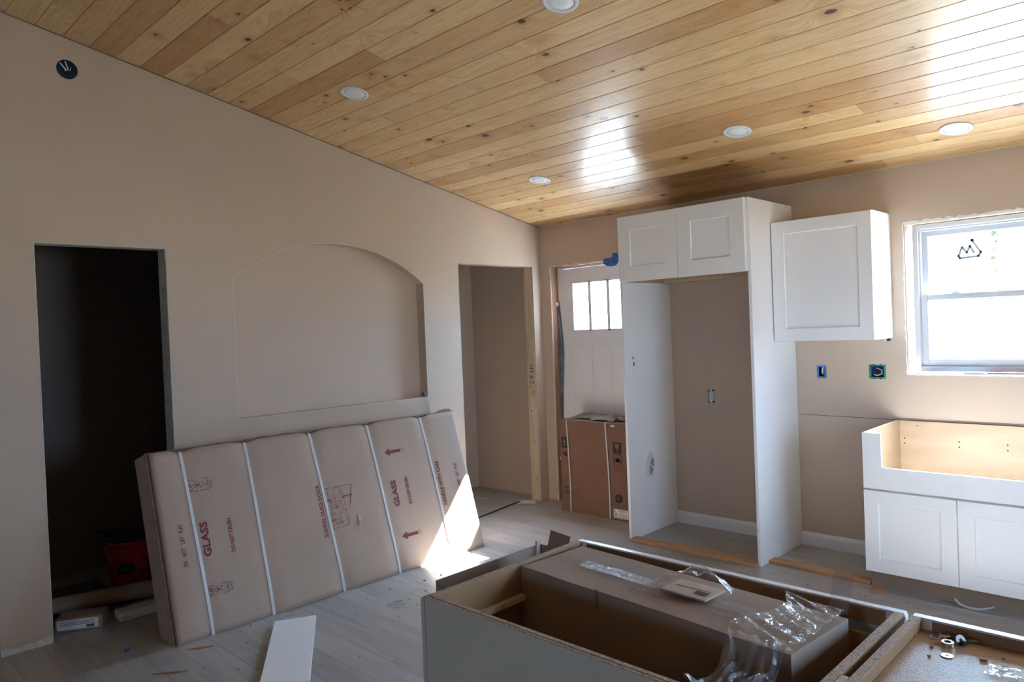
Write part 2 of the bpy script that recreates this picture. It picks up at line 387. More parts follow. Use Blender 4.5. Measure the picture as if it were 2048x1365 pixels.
def ragged(name, pts, fr, width, amp, parent, m=None, seed=0, step=.02, w=.0015):
    """torn paper edge along a 2-D polyline: a thin strip with an uneven outer side"""
    m = m or PAPER
    rnd = random.Random(seed); v, f = [], []
    for (a, b), (c, d) in zip(pts, pts[1:]):
        l = math.hypot(c-a, d-b); n = max(1, int(l/step)); nx, ny = -(d-b)/l, (c-a)/l; i0 = len(v)
        for k in range(n+1):
            s = k/n; e = max(.001, width+rnd.uniform(-amp, amp)); e2 = rnd.uniform(0, amp*.4)
            v += [fr(a+(c-a)*s-nx*e2, b+(d-b)*s-ny*e2, w), fr(a+(c-a)*s+nx*e, b+(d-b)*s+ny*e, w)]
            if k: f.append((i0+2*k-2, i0+2*k, i0+2*k+1, i0+2*k-1))
    return obj(name, from_py(name, v, f), m, parent)

# ------------------------------------------------------------------ the shell
SL = .2024; H = 2.44
XR, YB, YRIDGE = 5.6, -9.5, -6.0
ceil_z = lambda y: H-SL*y if y > YRIDGE else H-SL*YRIDGE-(YRIDGE-y)*SL
WL = Frame((0, 0, 0), (0, 1, 0), (0, 0, 1))      # left wall: u = y, v = z, normal +X
WB = Frame((0, 0, 0), (1, 0, 0), (0, 0, 1))      # back wall: u = x, v = z, normal -Y

floor_o = structure(obj('floor', BX(-1.5, XR, YB, .14, -.10, -.004), VINYL))
PW = .152
nrow = 0; y = 0.0
while y > -5.32:
    y0, y1 = y-PW, y
    x = -1.4-random.uniform(0, 1.2)
    while x < XR-.02:
        x1 = min(x+1.22, XR-.005); xa = max(x, -1.4)
        if x1-xa > .05:
            obj('floor_plank', BX(xa+.0004, x1-.0004, y0+.0004, y1-.0004, -.0045, 0, bev=.0006), VINYL, floor_o)
        x += 1.22
    y -= PW

cl = bmesh.new()
ys = [.1, YRIDGE, YB]
v = [cl.verts.new((xx, yy, ceil_z(yy)+dz)) for yy in ys for xx in (-1.6, XR+.2) for dz in (.0185, .12)]
for i in (0, 4):
    a = v[i:i+8]; cl.faces.new((a[0], a[2], a[6], a[4])); cl.faces.new((a[1], a[3], a[7], a[5]))
    cl.faces.new((a[0], a[1], a[5], a[4])); cl.faces.new((a[2], a[3], a[7], a[6]))
ceiling_o = structure(obj('ceiling', cl, PINE))
BWID = .1277
rnd = random.Random(11)
k = 0
nx_, nz_ = SL/math.hypot(1, SL), 1/math.hypot(1, SL)     # outward (up) normal (0, nx_, nz_)
def board(x0, x1, ya, yb):
    """one bevelled board between ya > yb; the face is the ceiling plane"""
    g, c, t = .0003, .0034, .016
    prof = [(ya-g, .0034), (ya-g-c, 0), (yb+g+c, 0), (yb+g, .0034), (yb+g, t), (ya-g, t)]
    P = lambda xx, yy, d: (xx, yy+nx_*d, ceil_z(yy)+nz_*d)
    vv = [P(x0+.0004, a, d) for a, d in prof]+[P(x1-.0004, a, d) for a, d in prof]
    ff = [(i, (i+1) % 6, 6+(i+1) % 6, 6+i) for i in range(6)]+[tuple(range(6)), tuple(range(6, 12))]
    bm = bmesh.new(); bm.from_mesh(from_py('board', vv, ff)); return bm
while True:
    ya = -.014-BWID*(k-1); yb = ya-BWID
    if yb < -5.3: break
    ya = min(ya, -.001)
    x = 0.002; cuts = []
    x -= rnd.uniform(0, 2.4)
    while x < XR:
        x1 = x+rnd.choice((2.44, 3.05, 3.66, 1.8)); a, b = max(x, .002), min(x1, XR)
        if b-a < .25 and b >= XR: b = XR
        if b-a > .1: obj('ceiling_board', board(a, b, ya, yb), PINE, ceiling_o)
        x = x1
    k += 1

# left wall with two doorways, the arched niche and the lamp hole
d1a, d1b, d2a, d2b, DH = -3.895, -3.243, -.985, -.1105, 2.086
YE = -4.124
outer = [(0, 0), (d2b, 0), (d2b, DH), (d2a, DH), (d2a, 0), (d1b, 0), (d1b, DH), (d1a, DH), (d1a, 0), (YE, 0), (YE, ceil_z(YE)+.015), (0, H+.015)]
n1, n2, nb, ns, ntop = -2.8455, -1.3465, 1.0455, 1.915, 2.178
half = (n2-n1)/2; sag = ntop-ns; rad = (half*half+sag*sag)/(2*sag); a0 = math.asin(half/rad)
arch = [((n1+n2)/2+rad*math.sin(a0*(1-2*i/28)), ntop-rad+rad*math.cos(a0*(1-2*i/28))) for i in range(29)]
niche = [(n1, nb), (n2, nb)]+arch
lamp_c = (-3.703, 3.018); lamp_r = .052
wall_left = structure(obj('wall_left', holed(outer, [niche, disc(*lamp_c, lamp_r, 24)], lambda a, b, d: (-d, a, b), .115, [.088, .07]), PAINT))
# back wall with the entry door opening and the window opening
dx0, dx1, dz1 = .113, 1.06, 2.075
wx0, wx1, wz0, wz1 = 2.986, 3.775, 1.168, 2.083
outer = [(-1.3, 0), (dx0, 0), (dx0, dz1), (dx1, dz1), (dx1, 0), (XR, 0), (XR, H+.015), (-1.3, H+.015)]
eb = [rect(2.441, 1.136, 2.493, 1.216), rect(2.768, 1.137, 2.860, 1.223), rect(1.622, .932, 1.676, 1.035)]
wall_back = structure(obj('wall_back', holed(outer, [rect(wx0, wz0, wx1, wz1)]+eb, lambda a, b, d: (a, d, b), .15, [.15, .06, .06, .05]), PAINT))
# rest of the shell, mostly behind the camera: right and rear walls, each with an unseen window added for fill light
outer = [(.15, 0), (YB, 0), (YB, ceil_z(YB)+.02), (YRIDGE, ceil_z(YRIDGE)+.02), (.15, H)]
wall_right = structure(obj('wall_right', holed(outer, [rect(-2.65, 1.0, -1.7, 1.95)], lambda a, b, d: (XR+d, a, b), .15, [.15]), PAINT))
outer = rect(-1.5, 0, XR+.15, ceil_z(YB)+.02)
wall_rear = structure(obj('wall_rear', holed(outer, [rect(3.2, 1.2, 4.1, 1.8)], lambda a, b, d: (a, YB-d, b), .15, [.15]), PAINT))
bm = bmesh.new()
box(bm, -1.5, -1.4, YB, YE, 0, 3.9); box(bm, -1.4, -.115, YE, YE+.1, 0, 3.35)
structure(obj('wall_hall', bm, PAINT))
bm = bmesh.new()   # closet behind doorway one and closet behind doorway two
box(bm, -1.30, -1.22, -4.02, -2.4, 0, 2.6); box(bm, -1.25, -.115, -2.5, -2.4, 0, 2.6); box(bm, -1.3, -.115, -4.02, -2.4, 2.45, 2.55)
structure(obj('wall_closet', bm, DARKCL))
bm = bmesh.new()
box(bm, -1.05, -.93, -1.6, 0, 0, 2.6); box(bm, -1.0, -.115, -1.62, -1.52, 0, 2.6); box(bm, -1.0, -.115, -1.6, 0, 2.40, 2.5)
structure(obj('wall_pantry', bm, PAINT))

decal('niche_edge_highlight', line([(n1-.002, nb-.002), (n2+.002, nb-.002)]+[(p[0], p[1]+.001) for p in arch]+[(n1-.002, nb-.002)], .005), WL, mat('painted_edge_highlight', (.62, .51, .42), .5, .03, 3), wall_left, .0006)  # lighter line paints in the light caught by the rounded niche edge
# torn drywall edges, jamb studs, pencil marks
ragged('drywall_edge', [(d1b, DH), (d1a, DH)], WL, -.014, .006, wall_left, seed=1)
ragged('drywall_edge', [(d2b, DH), (d2a, DH)], WL, -.004, .004, wall_left, seed=2)
ragged('drywall_edge', [(d2a, .2), (d2a, DH)], WL, .002, .003, wall_left, seed=3)
ragged('drywall_edge', [(d2b, DH), (d2b, 0)], WL, .002, .002, wall_left, seed=4)
ragged('drywall_edge', [(d1b, DH), (d1b, 0)], WL, .003, .003, wall_left, seed=5, m=STUDG)
ragged('drywall_edge', [(d1a, 0), (d1a, DH)], WL, .002, .002, wall_left, seed=6)
ragged('bare_drywall_strip', [(YE, 0), (d1a, 0)], WL, .034, .008, wall_left, seed=7)
ragged('drywall_edge', [(0, H-.002), (3.0, H-.002)], WB, -.008, .010, wall_back, seed=8)
ragged('drywall_edge', [(3.0, H-.002), (5.5, H-.002)], WB, -.003, .004, wall_back, seed=9)
ragged('drywall_edge', [(wx0, wz1), (wx1, wz1)], WB, .012, .007, wall_back, seed=10, m=TRIMW)
ragged('drywall_edge', [(wx0, wz0), (wx0, wz1)], WB, .004, .004, wall_back, seed=12, m=TRIMW)
ragged('drywall_edge', [(wx1, wz0), (wx0, wz0)], WB, .008, .002, wall_back, seed=13, m=TRIMW)
ragged('drywall_edge', [(dx0, dz1), (1.0, dz1)], WB, .006, .008, wall_back, seed=14)
ragged('drywall_edge', [(dx0, 0), (dx0, dz1)], WB, .006, .003, wall_back, seed=15, m=TRIMW)
decal('pencil_line', line([(2.315, .886), (2.915, .883), (XR, .881)], .0035), WB, GREYPR, wall_back, .0008)
decal('ceiling_gap', line([(YE, ceil_z(YE)-.004), (0, H-.004)], .004), WL, BLACK, wall_left, .0008)
st = obj('jamb_stud', BX(-.103, -.012, d2b-.003, d2b+.03, 0, DH-.002, bev=.002), STUD, wall_left)
obj('jamb_stud', BX(-.103, -.012, d1b-.003, d1b+.03, 0, DH-.002, bev=.002), STUDG, wall_left)
obj('header_stud', BX(-.103, -.012, d1a, d1b, DH-.003, DH+.03, bev=.002), STUDG, wall_left)
JF = Frame((0, d2b-.004, 0), (1, 0, 0), (0, 0, 1))
text('handwritten_mark', "2 8'", JF, -.088, 1.045, -.030, 1.125, GREYPR, wall_left, rot=90)
text('handwritten_mark', "LH", JF, -.080, 1.150, -.034, 1.215, GREYPR, wall_left, rot=90)
kn = [disc(-.06+random.uniform(-.03, .03), random.uniform(.05, 2.0), random.choice((.004, .006, .010)), 8) for _ in range(18)]
decal('knot', kn, JF, OSB, wall_left, .0006)
J1 = Frame((0, d1b-.004, 0), (1, 0, 0), (0, 0, 1))
decal('knot', [disc(-.06+random.uniform(-.03, .03), z, .008, 8) for z in (1.2, 1.35, 1.6, 1.05, 1.85, .9)], J1, GREYPR, wall_left, .0006)

# baseboards
def baseboard(name, x0, x1):
    pr = [(0, 0), (-.014, 0), (-.014, .066), (-.010, .078), (-.005, .084), (-.003, .090), (0, .090)]
    v = [(x, a, b) for x in (x0, x1) for a, b in pr]; n = len(pr)
    f = [(i, (i+1) % n, n+(i+1) % n, n+i) for i in range(n)]+[tuple(range(n)), tuple(range(n, 2*n))]
    return structure(obj(name, from_py(name, v, f), TRIMW))
baseboard('baseboard_back', 1.332, 2.280); baseboard('baseboard_back.001', 2.301, 2.922)

# ------------------------------------------------------------------ entry door
door = structure(obj('door_1', bmesh.new(), DOORW))
DY = .092; X0, X1 = .118, 1.032
lites = [(.289, .464), (.486, .662), (.684, .859)]; LZ0, LZ1 = 1.508, 1.921
outer = rect(X0, .015, X1, 2.052)
obj('door_slab', holed(outer, [rect(a, LZ0, b, LZ1) for a, b in lites]+[rect(.255, .22, .893, 1.375)], lambda a, b, d: (a, DY+d, b), .044, [.044]*3+[.008]), DOORW, door)
for i in range(3):
    w = (.893-.255-.02)/3
    obj('door_panel', BX(.265+i*w+.002, .265+(i+1)*w-.002, DY+.003, DY+.009, .23, 1.365, bev=.003), DOORW, door)
for a, b in lites:
    fr_ = bmesh.new()
    for q in ((a-.012, a+.004, LZ0-.012, LZ1+.012), (b-.004, b+.012, LZ0-.012, LZ1+.012), (a-.012, b+.012, LZ0-.012, LZ0+.004), (a-.012, b+.012, LZ1-.004, LZ1+.012)):
        box(fr_, q[0], q[1], DY-.006, DY+.004, q[2], q[3], bev=.0015)
    obj('lite_frame', fr_, DOORW, door)
    obj('pane', BX(a, b, DY+.020, DY+.024, LZ0, LZ1), GLASS, door)
bm = bmesh.new()
box(bm, X0-.004, X0+.030, DY+.046, .15, 0, dz1-.002); box(bm, X1-.02, dx1, DY, .15, 0, dz1-.002); box(bm, X0-.004, dx1, DY+.005, .15, 2.055, dz1-.001)
obj('door_frame', bm, DOORW, door)
for z in (1.72, 1.05, .25): obj('hinge', BX(X0-.006, X0+.010, DY-.007, DY-.001, z-.05, z+.05, bev=.002), DARKP, door)
obj('threshold', BX(X0, dx1, DY-.01, .15, 0, .014, bev=.003), STEEL, door)
obj('rough_jamb', BX(dx0-.002, dx0+.003, .013, DY+.01, .0, dz1-.003), OSB, door)
obj('rough_header', BX(dx0, dx1, .013, DY+.01, dz1-.005, dz1+.002), OSB, door)
# flashing membrane bulging out between jamb and slab
v, f = [], []
for i in range(27):
    z = .72+i*.04; t = i/26
    bul = .010+.030*max(0, math.sin(PI*min(1, (1-t)*1.15)))**1.5 + .006*noise.noise((z*6, 0, 3))
    for j in range(5):
        s = j/4; v.append((dx0+.004+bul*math.sin(PI*s*.55)+s*.006, .066+.022*s, z+.004*noise.noise((z*9, s*4, 1))))
    if i:
        for j in range(4): a = (i-1)*5+j; f.append((a, a+1, a+6, a+5))
obj('flashing_membrane', from_py('flash', v, f), FLASH, door, smooth=True)
obj('foam_shim', BX(dx0+.003, dx0+.022, .035, .075, 1.73, 1.765, bev=.004), TAN, door)
obj('foam_shim', BX(dx0+.003, dx0+.026, .030, .080, .36, .385, bev=.004), PAPERW, door)

# ------------------------------------------------------------------ kitchen window
win = structure(obj('window_1', bmesh.new(), WINF))
fx0, fx1, fz0, fz1, fy = 3.018, 3.745, 1.180, 2.076, .060
def frame_bm(x0, x1, z0, z1, wl, wr, wb, wt, y0, y1, bev=.003):
    bm = bmesh.new()
    box(bm, x0, x0+wl, y0, y1, z0, z1, bev); box(bm, x1-wr, x1, y0, y1, z0, z1, bev)
    box(bm, x0+wl-.001, x1-wr+.001, y0, y1, z0, z0+wb, bev); box(bm, x0+wl-.001, x1-wr+.001, y0, y1, z1-wt, z1, bev)
    return bm
obj('outer_frame', frame_bm(fx0, fx1, fz0, fz1, .030, .030, .032, .030, fy, .148), WINF, win)
obj('inner_stop', frame_bm(fx0+.026, fx1-.026, fz0+.028, fz1-.026, .016, .016, .010, .016, fy+.014, .14), WINF, win)
us = obj('upper_sash', frame_bm(fx0+.040, fx1-.040, 1.600, fz1-.040, .034, .034, .038, .034, .104, .134), WINF, win)
obj('pane', BX(fx0+.070, fx1-.070, .117, .121, 1.634, fz1-.070), GLASS, us)
ls = obj('lower_sash', frame_bm(fx0+.036, fx1-.036, fz0+.034, 1.648, .038, .038, .042, .036, .072, .102), WINF, win)
obj('pane', BX(fx0+.070, fx1-.070, .085, .089, fz0+.072, 1.614), GLASS, ls)
lb = bmesh.new(); box(lb, 3.215, 3.265, .078, .098, 1.648, 1.656, .002); box(lb, 3.235, 3.246, .07, .085, 1.652, 1.664, .002)
obj('sash_lock', lb, WINF, ls)
obj('jamb_liner', BX(wx0-.002, wx0+.004, .013, .15, wz0, wz1), LUMB2, win)
obj('sill_board', BX(wx0, wx1, .013, .15, wz0-.002, wz0+.004), TRIMW, win)
obj('head_liner', BX(wx0, wx1, .013, .15, wz1-.004, wz1+.002), STUD, win)
obj('shim', BX(3.40, 3.60, .02, .058, wz0+.004, wz0+.010, bev=.001), RUST, win)
obj('shim', BX(3.285, 3.385, .012, .056, wz0+.004, wz0+.015, bev=.002), TRIMW, win)
# the maker's sticker on the outside of the upper pane, seen from behind (mirrored)
SW = Frame((3.235, .1215, 1.73), (1, 0, 0), (0, 0, 1))
stk = tag(obj('window_sticker', BX(3.235, 3.385, .1215, .1222, 1.725, 1.975), film('sticker_backing', (.9, .93, .95), .25, .3, 0)), "white maker's sticker with triangle emblem on the upper window pane, seen reversed from behind", 'sticker')
px2 = lambda x, y: ((x-880)/232*.150, .245-(y-285)/275*.245)
SF = Frame((3.235, .1200, 1.725), (1, 0, 0), (0, 0, 1))
STKP = mat('grey_blue_print', (.42, .44, .52), .6, .1, 60)
decal('emblem', line([px2(*q) for q in [(935, 340), (906, 398), (916, 414), (1064, 408), (1082, 384), (1016, 300)]], .013)
      + line([px2(*q) for q in [(940, 345), (972, 380), (998, 338), (1030, 384)]], .012) + [disc(*px2(1018, 300), .010, 12)], SF, STKP, stk)
text('maker_name', 'MATHEWS', SF, .006, .102, .146, .118, STKP, stk, flip=True)
text('maker_name', 'BROTHERS', SF, .006, .078, .146, .094, STKP, stk, flip=True)
decal('small_print', [rect(.006+i*.017, z, .006+i*.017+.013, z+.003) for i in range(8) for z in (.05, .042, .028, .020)], SF, RED, stk)

# ------------------------------------------------------------------ recessed lamps
def lamp(x, y, label):
    z = ceil_z(y)
    t = thing('recessed_light', label, 'ceiling light', (x, y, z), 'round white recessed lights in the pine ceiling')
    t.rotation_euler = Vector((0, nx_, nz_)).to_track_quat('Z', 'Y').to_euler()
    obj('trim_ring', lathe([(.058, -.004), (.064, -.007), (.072, -.0075), (.080, -.005), (.0815, 0), (.058, .004)], 40, True), VINYLW, t, smooth=True)
    obj('lens', lathe([(0, -.0052), (.030, -.0052), (.059, -.0045), (.059, .004)], 40), LENS, t, smooth=True)
lamp(.823, -2.454, 'round white recessed ceiling light nearest the left wall above the arched niche')
lamp(.827, -.891, 'round white recessed ceiling light near the far corner above the entry door')
lamp(2.393, -.921, 'round white recessed ceiling light in front of the white refrigerator cabinet')
lamp(3.373, -.384, 'round white recessed ceiling light above the kitchen window and sink cabinet')
lamp(2.377, -2.445, 'round white recessed ceiling light cut off by the top edge of the picture')

# ------------------------------------------------------------------ electrical boxes and outlets
t = thing('lamp_box', 'round blue electrical box with loose wires high on the left wall', 'electrical box', (0, lamp_c[0], lamp_c[1]))
me = lathe([(.0505, .0), (.0505, -.068), (0, -.068), (0, -.064), (.047, -.064), (.047, 0)], 24, False)
o = obj('box', me, NAVY, t); o.rotation_euler = (0, PI/2, 0)
for a in (.9, -2.2):
    o = obj('screw_ear', lathe([(0, -.006), (.009, -.006), (.009, -.001), (0, -.001)], 12), VINYLW, t, (0, .040*math.cos(a), .040*math.sin(a))); o.rotation_euler = (0, PI/2, 0)
obj('wire', tube([(-.06, .0, -.045), (-.02, .005, -.03), (.004, -.01, 0), (.010, -.035, .025)], .0035), WIREW, t)
obj('wire', tube([(-.06, .01, -.045), (-.02, .012, -.025), (.006, .0, .008), (.012, -.012, .038)], .0035), WIREW, t)
obj('wire', tube([(-.06, .004, -.04), (-.01, .010, -.02), (.008, .016, .012)], .002), WIREC, t)

def wall_box(name, label, r, body, ringm, tape_w, y=.0):
    x0, z0, x1, z1 = r; cx, cz = (x0+x1)/2, (z0+z1)/2
    t = thing(name, label, 'electrical box', (cx, 0, cz))
    hw, hh = (x1-x0)/2-.0008, (z1-z0)/2-.0008
    bm = bmesh.new(); d = .055
    box(bm, -hw, hw, d-.003, d, -hh, hh)
    for q in ((-hw, -hw+.003, -hh, hh), (hw-.003, hw, -hh, hh), (-hw, hw, -hh, -hh+.003), (-hw, hw, hh-.003, hh)): box(bm, q[0], q[1], -.001, d, q[2], q[3])
    obj('box', bm, body, t)
    bm = bmesh.new(); a, b, tw = hw+tape_w*.4, hh+tape_w*.2, tape_w
    for q in ((-a, -a+tw, -b, b), (a-tw, a, -b, b), (-a+tw, a-tw, -b, -b+tw*.8), (-a+tw, a-tw, b-tw*.8, b)): box(bm, q[0], q[1], -.003, .001, q[2], q[3], .0006)
    obj('rim', bm, ringm, t)
    return t, hw, hh
t, hw, hh = wall_box('switch_box', 'narrow electrical box rimmed with blue tape right of the white end panel', eb[0][0]+eb[0][2], DARKP, BLUET, .013)
for i in range(3): obj('wire', tube([(-.006+i*.006, .05, -.03+.01*i), (-.004+i*.005, .012, -.012), (.0+i*.004, .002, .012), (.006+i*.002, .004, .030)], .0022), WIREW, t)
for s in (1, -1): obj('screw', lathe([(0, -.002), (.004, -.002), (.004, .002)], 10), STEEL, t, (0, -.003, s*.043)).rotation_euler = (PI/2, 0, 0)
t, hw, hh = wall_box('double_electrical_box', 'wide electrical box with green rim and curled cable left of the window', eb[1][0]+eb[1][2], BLUEB, GREENB, .012)
obj('cable', tube([(-.02, .045, .02), (-.005, .012, .022), (.022, .006, .012), (.026, .004, -.012), (.0, .004, -.024), (-.022, .006, -.018)], .004), TAN, t)
obj('cable', tube([(-.03, .045, .01), (-.010, .014, .012), (.010, .008, .004), (.012, .006, -.010)], .003), DARKP, t)
for sx in (-.02, .02):
    for s in (1, -1): obj('screw', lathe([(0, -.002), (.004, -.002), (.004, .002)], 10), DARKP, t, (sx, -.003, s*.044)).rotation_euler = (PI/2, 0, 0)
x0, z0 = eb[2][0]; x1, z1 = eb[2][2]
t = thing('wall_outlet', 'white duplex outlet in a dark cut-out inside the refrigerator recess', 'outlet', ((x0+x1)/2, 0, (z0+z1)/2))
obj('box', BX(-.026, .026, .03, .048, -.05, .05), DARKP, t)
obj('receptacle', BX(-.0165, .0165, -.006, .030, -.034, .034, bev=.003), VINYLW, t)
obj('mounting_strap', BX(-.010, .010, .000, .003, -.050, .050, bev=.001), STEEL, t)
OF = Frame((0, -.0062, 0), (1, 0, 0), (0, 0, 1))
decal('slot', [rect(sx-.0011, c-.005, sx+.0011, c+.005) for c in (.019, -.015) for sx in (-.006, .006)]+[disc(0, c-.009, .0024, 10) for c in (.019, -.015)], OF, BLACK, t, .0004)
t = thing('low_voltage_box', 'small tan box with a white cord in the lower right corner of the niche', 'electrical box', (-.045, n2-.004, nb+.022))
obj('box', BX(-.018, .018, -.004, .003, -.018, .018, bev=.002), TAN, t); obj('opening', BX(-.012, .012, -.0045, -.003, -.012, .012), DARKP, t)
obj('cord', tube([(.0, -.006, 0), (.03, -.012, .010), (.050, -.014, -.01), (.056, -.006, -.05), (.052, .012, -.10), (.050, .018, -.16)], .0022), WIREW, t)

# ------------------------------------------------------------------ fridge surround
def end_panel(label, x0, x1):
    t = thing('end_panel', label, 'cabinet panel', ((x0+x1)/2, -.3, 0)); w = (x1-x0)/2
    obj('panel', BX(-w, w, -.313, .299, 0, 2.296, bev=.0012), WHITE, t)
    return t
lp = end_panel('tall white end panel on the left side of the refrigerator recess', 1.3105, 1.3300)
obj('face_strip', BX(-.0102, .0102, -.3165, -.3125, .001, 1.832, bev=.001), WHITE, lp)
LPF = Frame((.0098, 0, 0), (0, 1, 0), (0, 0, 1))
for q in ((-.232, 1.285, -.208, 1.31), (-.226, 1.235, -.20, 1.27)):
    sk = decal('sticker', [rect(*q)], LPF, PAPERW, lp); decal('sticker_print', [rect(q[0]+.003, q[1]+.005, q[2]-.006, q[3]-.005)], LPF, GREYPR, sk, .0016)
pv = [(-.112, .42), (-.02, .40), (.0, .5), (-.02, .585), (-.07, .60), (-.115, .52)]
v = [LPF(u, z, .004+.006*random.random()) for u, z in pv]+[LPF(-.055, .5, .012)]
obj('packing_pouch', from_py('pouch', v, [(i, (i+1) % 6, 6) for i in range(6)]), FILM, lp)
decal('packing_slip', [rect(-.062+i*.012, .42+j*.02+.01*i, -.055+i*.012, .435+j*.02+.01*i) for i in range(5) for j in range(5) if (i*7+j*3) % 4], LPF, GREYPR, lp, .002)
rp = end_panel('tall white end panel on the right side of the refrigerator recess', 2.2800, 2.2990)
obj('face_strip', BX(-.0102, .0102, -.3165, -.3125, .001, 1.832, bev=.001), WHITE, rp)

t = thing('bridge_cabinet', 'wide white two-door cabinet across the top of the refrigerator recess', 'cabinet', (1.805, -.31, 1.84))
bm = bmesh.new(); w = .4745
box(bm, -w, w, -.30, .309, .030, .045); box(bm, -w, w, -.30, .309, .440, .456); box(bm, -w, -w+.016, -.30, .309, 0, .456); box(bm, w-.016, w, -.30, .309, 0, .456); box(bm, -w, w, .295, .309, 0, .456)
obj('body', bm, MAPLE, t)
obj('bottom_rail', BX(-w, w, -.301, -.283, 0, .045, bev=.001), STUD, t); obj('hanging_rail', BX(-w, w, .20, .294, 0, .030, bev=.001), STUD, t)
obj('face_frame', frame_bm(-w-.018, w+.018, .0, .456, .045, .045, .04, .04, -.3125, -.3045, .001), WHITE, t)
for i in (0, 1):
    d = obj('door', shaker(.4745, .455, .020, .100, .008), WHITE, t, (-.482+i*.4785, -.333, .001))

t = thing('wall_cabinet', 'white single-door wall cabinet beside the window', 'cabinet', (2.61, -.16, 1.392))
bm = bmesh.new(); w = .3045
for q in ((-w, -w+.016, -.14, .157, 0, .764), (w-.016, w, -.14, .157, 0, .764), (-w+.016, w-.016, -.14, .157, .748, .764), (-w+.016, w-.016, -.14, .157, .0, .016), (-w+.016, w-.016, .150, .157, .016, .748)): box(bm, *q)
obj('body', bm, WHITE, t)
obj('face_frame', frame_bm(-w, w, 0, .764, .04, .04, .04, .04, -.158, -.140, .001), WHITE, t)
obj('shelf', BX(-w+.018, w-.018, -.13, .148, .37, .388), MAPLE, t)
obj('door', shaker(.606, .760, .020, .078, .008), WHITE, t, (-.303, -.179, .001))
c = thing('cabinet_bumper_bag', 'small clear plastic tag hanging under the wall cabinet', 'tag', (2.89, -.04, 1.390))
v, f = [], []
for i in range(7):
    for j in range(3): v.append((-.022*i/6*1.6+(j-1)*.007, -.02*i/6-.004*math.sin(i*1.3+j), -.046*i/6))
    if i:
        for j in range(2): a = (i-1)*3+j; f.append((a, a+1, a+4, a+3))
obj('strip', from_py('tag', v, f), film('milky_plastic', (.9, .9, .9), .45, .2, .3), c, smooth=True); obj('clip', BX(-.003, .016, -.004, .012, -.016, .001, bev=.002), DARKP, c)

# ------------------------------------------------------------------ sink base
t = thing('sink_cabinet', 'white farmhouse sink base cabinet under the window, front cut out for the sink', 'cabinet', (2.922, -.621, 0))
SWD = .914
bm = bmesh.new()
box(bm, .016, SWD-.016, .055, .600, .10, .116)
obj('floor_panel', bm, MAPLE, t)
for nm, a in (('side_panel', 0), ('side_panel', SWD-.016)):
    bm = bmesh.new(); box(bm, a, a+.016, .02, .605, .1045, .885, .0008)
    o = obj(nm, bm, WHITE, t)
    inn = a+.0165 if a == 0 else a-.0005
    obj('side_lining', BX(inn, inn+.0035 if a == 0 else a-.0001, .02, .60, .117, .8845) if a == 0 else BX(a-.0040, a-.0002, .02, .60, .117, .8845), MAPLE, t)
back = obj('back_panel', BX(.0205, SWD-.0205, .588, .604, .117, .884), MAPLE, t)
SB = Frame((0, .588, 0), (1, 0, 0), (0, 0, 1))
for x, z in [(x, z) for x in (.047, .339, .577) for z in (.777, .746)]+[(.119, .857)]: decal('drilled_hole', [disc(x, z, .0042, 12)], SB, BLACK, back, .0006)
# front: two ears and an apron that the sink would cover
v2 = [(0, .575), (SWD, .575), (SWD, .884), (SWD-.097, .884), (SWD-.097, .694), (.097, .694), (.097, .884), (0, .884)]
bm = bmesh.new()
fr1 = [bm.verts.new((a, 0, b)) for a, b in v2]; bk = [bm.verts.new((a, .02, b)) for a, b in v2]
bm.faces.new(fr1); bm.faces.new(bk[::-1])
for i in range(8): bm.faces.new((fr1[i], fr1[(i+1) % 8], bk[(i+1) % 8], bk[i]))
bmesh.ops.bevel(bm, geom=[e for e in bm.edges if all(q.co.y < .001 for q in e.verts)], offset=.0015, segments=2, affect='EDGES')
obj('apron', bm, WHITE, t)
obj('face_frame', frame_bm(.001, SWD-.001, .105, .60, .038, .038, .04, .06, .0205, .038, .0005), WHITE, t)
for i in (0, 1): obj('door', shaker(.4545, .452, .021, .074, .008), WHITE, t, (.0005+i*.4585, -.003, .112))
obj('toe_kick', BX(.004, SWD-.004, .075, .600, 0, .104), CARDI, t)

# lumber on the floor, shim, strap
def lumber(label, x0, x1, yc, rz):
    o = obj('lumber_strip', BX(-(x1-x0)/2, (x1-x0)/2, -.040, .040, 0, .020, bev=.002), LUMB, None, ((x0+x1)/2, yc, .0005)); o.rotation_euler.z = rz
    return tag(o, label, 'board', 'orange lumber strips on the floor')
lumber('orange lumber strip lying on the floor between the two tall end panels', 1.335, 2.276, -.606, .0)
lumber('orange lumber strip on the floor between end panel and sink cabinet', 2.304, 2.918, -.49, -.04)
o = obj('wood_shim', BX(-.032, .032, -.055, .055, 0, .012, bev=.001), LUMB, None, (2.975, -.595, .0005)); o.rotation_euler.z = .15
for q in o.data.vertices:
    if q.co.y > 0: q.co.z *= .5
tag(o, 'small reddish wood shim on the floor at the sink cabinet toe kick', 'shim')
v, f = [], []
pts = [(3.345, -.575, .03), (3.37, -.585, .012), (3.41, -.60, .006), (3.46, -.595, .006), (3.50, -.575, .018), (3.52, -.56, .022)]
for i, p in enumerate(pts):
    w_ = .017 if i < 2 else .010
    v += [(p[0], p[1]-w_/2, p[2]), (p[0], p[1]+w_/2, p[2]+.006)]
    if i: f.append((2*i-2, 2*i, 2*i+1, 2*i-1))
bm = bmesh.new(); bm.from_mesh(from_py('s', v, f)); bmesh.ops.solidify(bm, geom=bm.faces[:], thickness=.0015)
tag(obj('strap_scrap', bm, STRAP), 'white curled strap scrap on the floor under the sink cabinet', 'strap')

